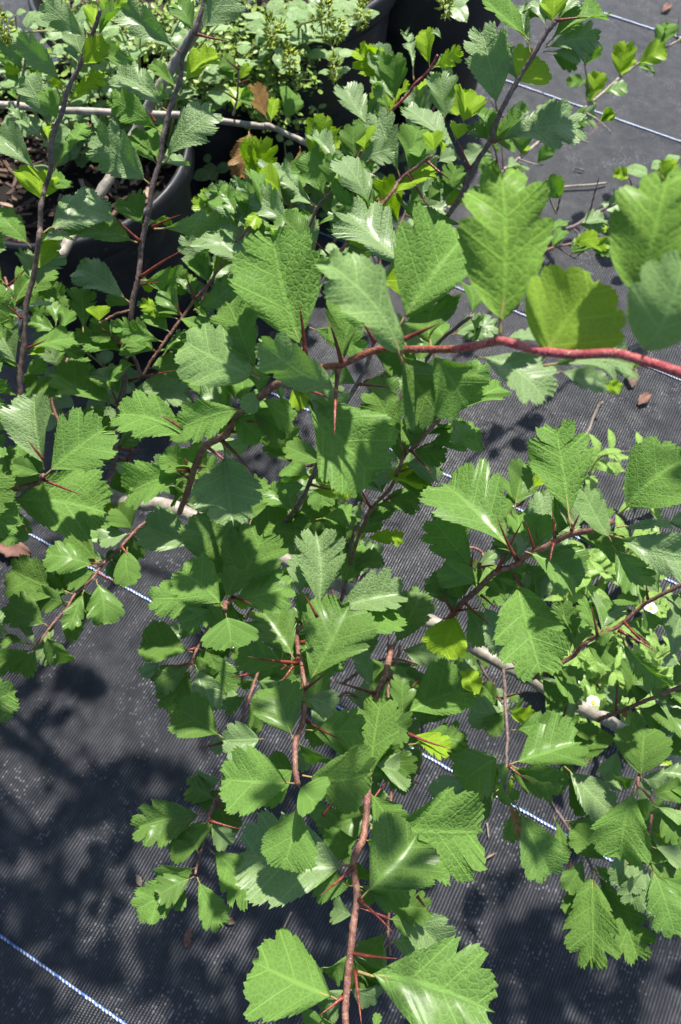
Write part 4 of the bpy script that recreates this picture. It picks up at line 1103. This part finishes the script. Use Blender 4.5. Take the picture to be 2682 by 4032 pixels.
# a wiry plant of tiny leaves, one dense mass
def tiny_plant(c, rx, ry, rz, cnt, label, seed):
    rnd = random.Random(seed); root = empty('groundcover_plant', Vector((c.x, c.y, .21)), label, 'plant', 'fine leaved plants in the pots'); V, F = [], []; SV, SF = [], []
    for s in range(26):
        a = rnd.uniform(0, 6.28); r = math.sqrt(rnd.random()); tip = Vector((math.cos(a) * rx * r, math.sin(a) * ry * r, rz * rnd.uniform(.4, 1))); b0 = tip * .1; b0.z = 0
        pts, rr = smooth_path([b0, tip * .6 + Vector((0, 0, .01)), tip], [.0006, .0005, .0003], 5); tube(SV, SF, pts, rr, 4)
        for k in range(cnt // 26):
            p = pts[rnd.randrange(2, len(pts))] + Vector([rnd.gauss(0, .008) for _ in range(3)]); d = Vector((rnd.gauss(0, 1), rnd.gauss(0, 1), rnd.gauss(.2, .5))).normalized(); n = Vector((rnd.gauss(0, .5), rnd.gauss(0, .5), 1)); sd2 = d.cross(n).normalized(); L = rnd.uniform(.004, .010); b = len(V)
            up = sd2.cross(d).normalized() * L * .08
            V += [p, p + d * L * .35 + sd2 * L * .3, p + d * L * .75 + sd2 * L * .26, p + d * L, p + d * L * .75 - sd2 * L * .26, p + d * L * .35 - sd2 * L * .3, p + d * L * .5 - up]
            for q in range(6): F.append((b + q, b + (q + 1) % 6, b + 6))
    st = mesh_obj('stem', SV, SF, MST, root)
    tag(mesh_obj('foliage', V, F, plain('tiny leaf', (.11, .21, .02), .5, .4, None, (.24, .33, .06), 90.), root), kind='stuff')
for (x, y, h, a_, b_, c_, n_, lb) in ((1000, 230, .27, .10, .09, .10, 1900, 'wiry plant of tiny pale leaves left of the lowest spiky flower head'), (780, 60, .28, .12, .09, .10, 1900, 'wiry plant of tiny leaves at the top edge beside the tall stem'), (180, 60, .3, .12, .09, .10, 1500, 'wiry plant of tiny leaves in the top left corner')):
    T = on_height(x, y, h); tiny_plant(T, a_, b_, c_, n_, lb, x)

# ---------------------------------------------------------------- weeds with small white flowers, lower right
MWD = leaf_material('weed leaf', (.12, .29, .012), (.26, .42, .06), (.25, .40, .08), (.24, .38, .10), (.34, .58, .05), rough=.5, micro=8., bstr=.3, tr=.36)
lance = [leaf_data([MWD, MST], w=.26 + .04 * i, seed=i + 31, lob=.002, ser=.008, aexp=.8, bexp=1.0, curl=.2 + .1 * i, fold=.2, wc=.2, nt=3, ns=2, p=.08) for i in range(3)]
MPT, MYE = plain('white petal', (.82, .82, .80), .6), plain('yellow floret', (.75, .55, .06), .7)
def daisy(parent, P, root, r):
    V, F, FM = [], [], []
    for k in range(8):
        a = k * math.pi / 4 + .1; d = Vector((math.cos(a), math.sin(a), .12)); s = Vector((-math.sin(a), math.cos(a), 0)); b = len(V); c = P - root
        V += [c + d * r * .3 - s * r * .12, c + d * r * .3 + s * r * .12, c + d * r * .9 + s * r * .3, c + d * r * 1.0, c + d * r * .9 - s * r * .3, c + d * r * .6 + Vector((0, 0, r * .1))]
        F += [(b, b + 1, b + 5), (b + 1, b + 2, b + 5), (b + 2, b + 3, b + 5), (b + 3, b + 4, b + 5), (b + 4, b, b + 5)]
    fl = mesh_obj('flower', V, F, MPT, parent)
    bm = bmesh.new(); bmesh.ops.create_icosphere(bm, subdivisions=2, radius=r * .36); me = bpy.data.meshes.new('flower_centre'); bm.to_mesh(me); bm.free(); me.materials.append(MYE)
    o = bpy.data.objects.new('flower_centre', me); link(o, fl); o.location = P - root + Vector((0, 0, r * .05)); o.scale = (1, 1, .6)
W = [((2330, 2770), .10, 'flowering weed with a white daisy low behind the red stemmed shoot', 1), ((2545, 1775), .12, 'weed at the right edge carrying one small white flower', 1), ((2555, 2400), .09, 'weed with a tiny white flower below the right hand leaf rosette', 1),
     ((2260, 2690), .07, 'weed sprawling left of the daisy', 1), ((2420, 2640), .10, 'bright weed under the drooping slender leaf', 0), ((2500, 2760), .09, 'yellowish weed beside the lower right shoot', 0), ((2390, 2250), .12, 'weed of narrow leaves under the red bud', 0), ((2330, 2180), .10, 'weed reaching up beside the spur of the right hand shoot', 0),
     ((2560, 2270), .10, 'weed under the glossy folded leaf', 0), ((2640, 2560), .10, 'weed at the far right edge below the thorny shoot', 0), ((2450, 2480), .10, 'weed between the two red stemmed shoots', 0), ((2230, 2350), .08, 'small weed under the triangular leaf', 0), ((2660, 1860), .10, 'weed of narrow leaves beside the upper right rosette', 0), ((2620, 2120), .1, 'weed peeping out above the narrow glossy leaf', 0), ((2330, 2600), .08, 'weed beneath the crossing of the shoots', 0), ((2550, 2620), .08, 'weed half hidden by the slender drooping leaf', 0)]
for i, (q, h, lb, fl) in enumerate(W):
    T = on_height(*q, h); rnd = random.Random(i)
    r_ = herb((T.x + rnd.uniform(-.03, .03), T.y + rnd.uniform(-.02, .03)), T, lb, n=8, size=.036, seed=300 + i, cat='weed', name='weed_plant', meshes=lance, grp='weeds under the right hand hawthorn', stemr=.0009)
    if fl: daisy(r_, T + Vector((0, 0, .004)), r_.location, .0062)
T = on_height(2625, 640, .12); herb((T.x, T.y + .02), T, 'weed with rounded light leaves at the right edge below the stitched line', n=4, size=.045, seed=401, cat='weed', name='weed_plant', grp='weeds under the right hand hawthorn')

# ---------------------------------------------------------------- thin twiggy hawthorns further back at the right
def auto_shoot(root, rp, pts_px, r0, r1, bark, step, size, seed, thorns=.25, lk='nngy', nolight=0):
    rnd = random.Random(seed); pts = [at(px(t, x, y)[0], px(t, x, y)[1], d) for t, x, y, d in pts_px]; k = len(pts)
    pp, rr = smooth_path(pts, [r0 + (r1 - r0) * i / (k - 1) for i in range(k)], 8)
    V, F = [], []; tube(V, F, [p - rp for p in pp], rr, 7); br = mesh_obj('branch', V, F, BM[bark], root); acc = 0; side = 1
    for i in range(1, len(pp)):
        acc += (pp[i] - pp[i - 1]).length
        if acc > step:
            acc = 0; t = (pp[i] - pp[i - 1]).normalized(); side = -side
            for _ in range(rnd.choice((1, 2, 2, 3))):
                d = (t * rnd.uniform(.2, 1) + t.cross((C0 - pp[i]).normalized()) * side * rnd.uniform(.3, 1) + Vector((0, 0, rnd.uniform(-.2, .7)))).normalized(); L = size * rnd.uniform(.6, 1.2)
                n = Vector((rnd.gauss(0, .4), rnd.gauss(-.3, .4), 1)); lf = place_leaf(br, rp, pp[i], pp[i] + d * L, n, rnd.uniform(.5, .7), rnd.choice(lk), detail=False)
            if rnd.random() < thorns: thorn(br, rp, pp[i], pp[i] + (t * .2 - t.cross((C0 - pp[i]).normalized()) * side + Vector((0, 0, .5))).normalized() * rnd.uniform(.02, .035), .0008)
rp = on_height(2250, 1250, 0)
sF = empty('hawthorn_shrub', rp, 'thin twiggy hawthorn with small sparse leaves lying across the grey fabric behind', 'shrub', 'hawthorn shrubs')
auto_shoot(sF, rp, [('c', 0, 1360, .72), ('c', 220, 1225, .76), ('c', 500, 1030, .82), ('c', 700, 870, .86), ('c', 940, 690, .90), ('c', 1100, 560, .92), ('c', 1210, 460, .93), ('c', 1340, 370, .94), ('c', 1500, 280, .95), ('c', 1650, 190, .96)], .0022, .0014, 'gd', .034, .034, 1)
auto_shoot(sF, rp, [('c', 1010, 600, .91), ('c', 985, 470, .88), ('c', 965, 360, .86)], .0012, .0007, 'gd', .022, .024, 2)
auto_shoot(sF, rp, [('c', 940, 680, .90), ('c', 1040, 730, .89), ('c', 1135, 815, .88)], .0011, .0006, 'gd', .03, .024, 3)
auto_shoot(sF, rp, [('c', 700, 860, .86), ('c', 830, 840, .85), ('c', 1000, 880, .85)], .0011, .0007, 'gd', .03, .028, 4)
auto_shoot(sF, rp, [('c', 560, 980, .83), ('c', 650, 1010, .83), ('c', 720, 1020, .83)], .001, .0006, 'gd', .02, .024, 5)
auto_shoot(sF, rp, [('c', 440, 1050, .80), ('c', 425, 950, .78), ('c', 400, 880, .76)], .001, .0006, 'rb', .02, .028, 15)
auto_shoot(sF, rp, [('c', 520, 900, .80), ('c', 480, 800, .78), ('c', 500, 700, .76)], .001, .0006, 'rb', .016, .030, 16, lk='yng')
rq = on_height(2350, 1500, 0)
sG = empty('hawthorn_shrub', rq, 'low dark twiggy hawthorn with long thorns lying behind the big red shoot', 'shrub', 'hawthorn shrubs')
auto_shoot(sG, rq, [('f', 600, 60, .72), ('c', 740, 1430, .74), ('c', 900, 1400, .76), ('c', 1010, 1330, .77), ('c', 1200, 1240, .79), ('c', 1290, 1190, .8), ('c', 1400, 1145, .81), ('c', 1560, 1110, .82), ('c', 1750, 1040, .83)], .0021, .0013, 'br', .040, .030, 6)
auto_shoot(sG, rq, [('c', 1000, 1335, .77), ('c', 1030, 1210, .75), ('c', 1065, 1085, .73)], .0011, .0004, 'br', .2, .03, 7)
auto_shoot(sG, rq, [('f', 640, 180, .72), ('f', 740, 130, .73), ('f', 860, 100, .75), ('f', 960, 75, .76), ('f', 1060, 50, .77)], .0014, .0010, 'rb', .03, .026, 8)
auto_shoot(sG, rq, [('c', 1050, 1330, .78), ('c', 1120, 1390, .78), ('c', 1165, 1460, .78)], .001, .0005, 'br', .04, .024, 9)
auto_shoot(sG, rq, [('c', 800, 1320, .76), ('c', 760, 1230, .75), ('c', 745, 1120, .74)], .0012, .0006, 'gd', .2, .03, 10)
auto_shoot(sG, rq, [('f', 880, -20, .76), ('f', 960, 60, .76), ('f', 1010, 130, .76)], .001, .0005, 'br', .03, .024, 11)
auto_shoot(sG, rq, [('f', 740, 60, .74), ('f', 840, 140, .75), ('f', 920, 190, .76)], .001, .0005, 'br', .03, .024, 12)
auto_shoot(sG, rq, [('c', 800, 1310, .76), ('c', 820, 1230, .74), ('c', 835, 1150, .73)], .001, .0005, 'rb', .02, .026, 13)
auto_shoot(sG, rq, [('c', 1240, 1200, .79), ('c', 1260, 1130, .78), ('c', 1230, 1080, .77)], .001, .0005, 'rb', .02, .03, 14, lk='gy')

# more shoots of the traced shrubs: the leafy understorey, and unseen shoots added beyond the frame for their shade
def fill(root, lst, seed, size=.036, kinds='nndg', bark='rb'):
    for i, p in enumerate(lst):
        auto_shoot(root, root.location.copy(), p, .0013, .0009, bark, .017, size, seed + i, lk=kinds, thorns=.12)
fill(sT, [[('b', 200, 1568, .60), ('b', 150, 1250, .60), ('b', 300, 1050, .58)], [('b', 330, 1450, .60), ('b', 430, 1200, .59), ('b', 560, 1050, .58)], [('b', 650, 1500, .60), ('b', 750, 1250, .59), ('b', 900, 1000, .58)],
  [('b', 1000, 1540, .60), ('b', 1100, 1300, .60), ('b', 1230, 1150, .60)], [('b', 800, 900, .62), ('b', 930, 780, .62), ('b', 1000, 560, .60)], [('b', 1150, 900, .62), ('b', 1250, 700, .62), ('b', 1340, 560, .60)], [('d', 1250, 450, .58), ('d', 1330, 200, .58), ('a', 1430, 1400, .57)],
  [('e', 200, 500, .55), ('e', 100, 250, .56), ('b', 60, 1500, .56)], [('e', 700, 520, .55), ('e', 900, 330, .56), ('e', 950, 100, .56)]], 500, .034, 'ngyg')
fill(sA, [[('h', 100, 1000, .56), ('h', 350, 700, .56), ('h', 600, 650, .56)], [('h', 700, 1400, .54), ('h', 950, 1250, .53), ('h', 1200, 1280, .53)], [('k', 40, 500, .52), ('k', 250, 200, .52), ('k', 450, 380, .50)],
  [('h', 650, 900, .56), ('h', 620, 550, .55), ('h', 750, 380, .54)], [('j', 700, 300, .55), ('j', 880, 90, .54), ('h', 80, 1100, .54)], [('k', 700, 700, .54), ('k', 720, 400, .53), ('k', 560, 200, .53)], [('i', 0, 1450, .56), ('i', 200, 1380, .56), ('i', 420, 1400, .55)],
  [('e', 650, 1300, .50), ('e', 540, 1450, .50), ('h', 400, 50, .50)]], 520, .036, 'dndg')
fill(sL, [[('d', 420, 1300, .56), ('d', 320, 1050, .56), ('d', 420, 800, .56)], [('d', 30, 800, .52), ('d', 80, 500, .53), ('d', 30, 300, .53)], [('d', 500, 1500, .52), ('d', 680, 1400, .52), ('d', 860, 1480, .52)]], 540, .036, 'ngdn')
fill(sR, [[('l', 1100, 700, .52), ('l', 1250, 850, .51), ('l', 1500, 950, .5)], [('l', 150, 760, .52), ('l', 330, 720, .52), ('l', 430, 600, .51)], [('i', 100, 750, .5), ('i', 260, 560, .5), ('i', 400, 640, .5)], [('l', 600, 260, .52), ('l', 800, 300, .52), ('l', 1000, 480, .51)],
  [('l', 1450, 400, .5), ('l', 1560, 700, .5), ('l', 1540, 1000, .49)]], 560, .036, 'dndg')
for k, (y0, d) in enumerate(((1500, .36), (1800, .42), (2150, .40), (2500, .44), (1150, .44), (2800, .5))):
    fill(sL, [[('a', -800, y0 / .6378 + 380, d - .03), ('a', -420, y0 / .6378 + 120, d - .06), ('a', -330, y0 / .6378 - 80, d - .06)], [('a', -1100, y0 / .6378 - 60, d + .05), ('a', -700, y0 / .6378 + 60, d), ('a', -420, y0 / .6378, d - .02)], [('a', -1400, y0 / .6378 + 250, d + .08), ('a', -900, y0 / .6378 + 180, d + .06), ('a', -460, y0 / .6378 + 240, d + .05)]], 580 + 4 * k, .046)
for k, (y0, d) in enumerate(((1500, .40), (2000, .40), (2500, .44), (3000, .46))):
    fill(sR, [[('c', 1950 + 300, y0 / .6378, d + .03), ('c', 1950, y0 / .6378 - 120, d)], [('c', 2700, y0 / .6378 + 150, d + .06), ('c', 2150, y0 / .6378 + 80, d + .04)]], 620 + 4 * k, .046)

# unseen twigs and leaves, added above the frame to dapple the ground with shade
def shade_canopy(root, x0, x1, y0, y1, z0, z1, cnt, seed):
    rnd = random.Random(seed); rp = root.location.copy(); V, F, UV, FM = [], [], [], []; SV, SF = [], []
    protos = [leaf_geo(.62 + .1 * k, 900 + k, nt=1, ns=2) for k in range(4)]
    for b in range(cnt // 14):
        p0 = Vector((rnd.uniform(x0, x1), rnd.uniform(y0, y1), rnd.uniform(z0, z1))); d = Vector((rnd.gauss(0, 1), rnd.gauss(0, 1), rnd.gauss(0, .2))).normalized()
        pts, rr = smooth_path([p0 - d * .11, p0, p0 + d * .11], [.0016, .0013, .0008], 6); tube(SV, SF, [p - rp for p in pts], rr, 6)
        for k in range(14):
            q = pts[rnd.randrange(len(pts))]; dd = (d * rnd.gauss(0, .6) + Vector((rnd.gauss(0, 1), rnd.gauss(0, 1), rnd.gauss(.2, .4)))).normalized(); n = Vector((rnd.gauss(0, .5), rnd.gauss(0, .5), 1))
            n = (n - dd * n.dot(dd)).normalized(); s = n.cross(dd); L = rnd.uniform(.014, .028); lv, lf, lu, lm = protos[k % 4]; o = len(V)
            V += [q - rp + (dd * v.x + s * v.y + n * v.z) * L for v in lv]; F += [tuple(i + o for i in f) for f in lf]; UV += lu; FM += lm
    mesh_obj('branch', SV, SF, BM['rb'], root)
    tag(mesh_obj('leaf', V, F, None, root, True, UV, [LM['n'], BM['pe']], FM), kind='stuff')
shade_canopy(sL, -.58, -.2, .20, .40, .58, .70, 480, 41)
shade_canopy(sR, .12, .5, .22, .34, .60, .68, 80, 43)

# ---------------------------------------------------------------- litter on the fabric
def litter(x, y, size, mat, name, label, cat, seed, asp=.45, curl=.3):
    rnd = random.Random(seed); P = on_height(x, y, 0); P.z = gz(P.x, P.y) + .0015; V, F = [], []; n = 10; m = 5; a = rnd.uniform(0, 6.28)
    d = Vector((math.cos(a), math.sin(a), 0)); s = Vector((-d.y, d.x, 0))
    for k in range(2):
        for i in range(n + 1):
            t = i / n; wd = size * asp * math.sin(math.pi * (.05 + .9 * t)) ** .7 * (1 + .5 * noise.noise(Vector((t * 7, seed, k * 0))))
            for j in range(m):
                q = j / (m - 1) * 2 - 1; z = size * curl * (q * q * .4 + .25 * math.sin(t * 3) + .22 * noise.noise(Vector((t * 6, q * 3, seed)))) + (size * .05 if k == 0 else 0)
                V.append(d * size * (t - .5) + s * wd * q * .5 + Vector((0, 0, z)))
    N = (n + 1) * m
    for i in range(n):
        for j in range(m - 1):
            b = i * m + j; F.append((b, b + m, b + m + 1, b + 1)); F.append((N + b, N + b + 1, N + b + m + 1, N + b + m))
    for i in range(n):
        F.append((i * m, N + i * m, N + (i + 1) * m, (i + 1) * m)); j = m - 1; F.append((i * m + j, (i + 1) * m + j, N + (i + 1) * m + j, N + i * m + j))
    o = mesh_obj(name, V, F, mat); o.location = P; tag(o, label, cat); return o
DL = plain('dry leaf pinkish', (.20, .11, .085), .8, .3, .001, (.12, .06, .045)); DT = plain('pale litter', (.30, .24, .18), .8, .3, .001, (.16, .12, .09)); DB = plain('dark litter', (.09, .06, .05), .85, .3, .001, (.16, .11, .08))
for i, (x, y, s, m, nm, lb, ct) in enumerate((
  (2622, 42, .030, DL, 'dry_leaf', 'pinkish dry leaf near the top right corner', 'dry leaf'), (2280, 675, .018, DT, 'bark_chip', 'pale thin chip behind the big upright leaf', 'bark chip'),
  (2420, 790, .020, DL, 'dry_leaf', 'pink dry leaf caught under the dark thorny twig', 'dry leaf'), (2480, 1495, .036, DB, 'dry_leaf', 'crumpled dark dry leaf under the red shoot at right', 'dry leaf'),
  (2530, 1580, .028, DL, 'dry_leaf', 'reddish dry leaf on the fabric below the crumpled one', 'dry leaf'), (2360, 975, .034, DB, 'dry_leaf', 'dark dry scrap between the two large upright leaves', 'dry leaf'),
  (550, 3466, .013, DT, 'bark_chip', 'tan chip left of the lowest left leaf tuft', 'bark chip'), (742, 3692, .018, DL, 'dry_leaf', 'small pinkish dry leaf on the fabric at the lower left', 'dry leaf'),
  (903, 3625, .014, DB, 'bark_chip', 'dark chip below the lowest left leaf tuft', 'bark chip'), (1925, 3370, .018, DT, 'bark_chip', 'thin pale straw right of the bottom stem', 'bark chip'),
  (60, 2170, .050, DL, 'dry_leaf', 'large reddish dead leaf in the shade under the left leaf cluster', 'dry leaf'), 
  (1555, 3040, .016, DL, 'dry_leaf', 'pink dry scrap behind the lower middle stems', 'dry leaf'), )):
    litter(x, y, s * .8, m, nm, lb, ct, i + 1, asp=.12 if 'straw' in lb or 'thin' in lb else .5)
def twig(P, label, r=.0016, mat='gd', nm='dead_twig'):
    pts, rr = smooth_path([on_height(x, y, h) for x, y, h in P], [r] * len(P), 6); rr[-1] *= .5; c = pts[0].copy(); V, F = [], []; tube(V, F, [p - c for p in pts], rr, 7); o = mesh_obj(nm, V, F, BM[mat]); o.location = c; tag(o, label, 'twig')
twig([(2285, 1740, .003), (2320, 1690, .008), (2345, 1620, .012), (2375, 1580, .02)], 'bent grey dead twig standing on the fabric below the glossy leaves')
twig([(2130, 750, .006), (2230, 735, .006), (2330, 728, .006), (2390, 720, .004)], 'straight pale dead twig across the fabric behind the large upright leaf')
twig([(1918, 3240, .003), (1925, 3300, .004)], 'short upright straw right of the lower stem', .0008)
twig([(1148, 3590, .003), (1110, 3670, .004)], 'short tan straw under the lower left leaf', .0008)
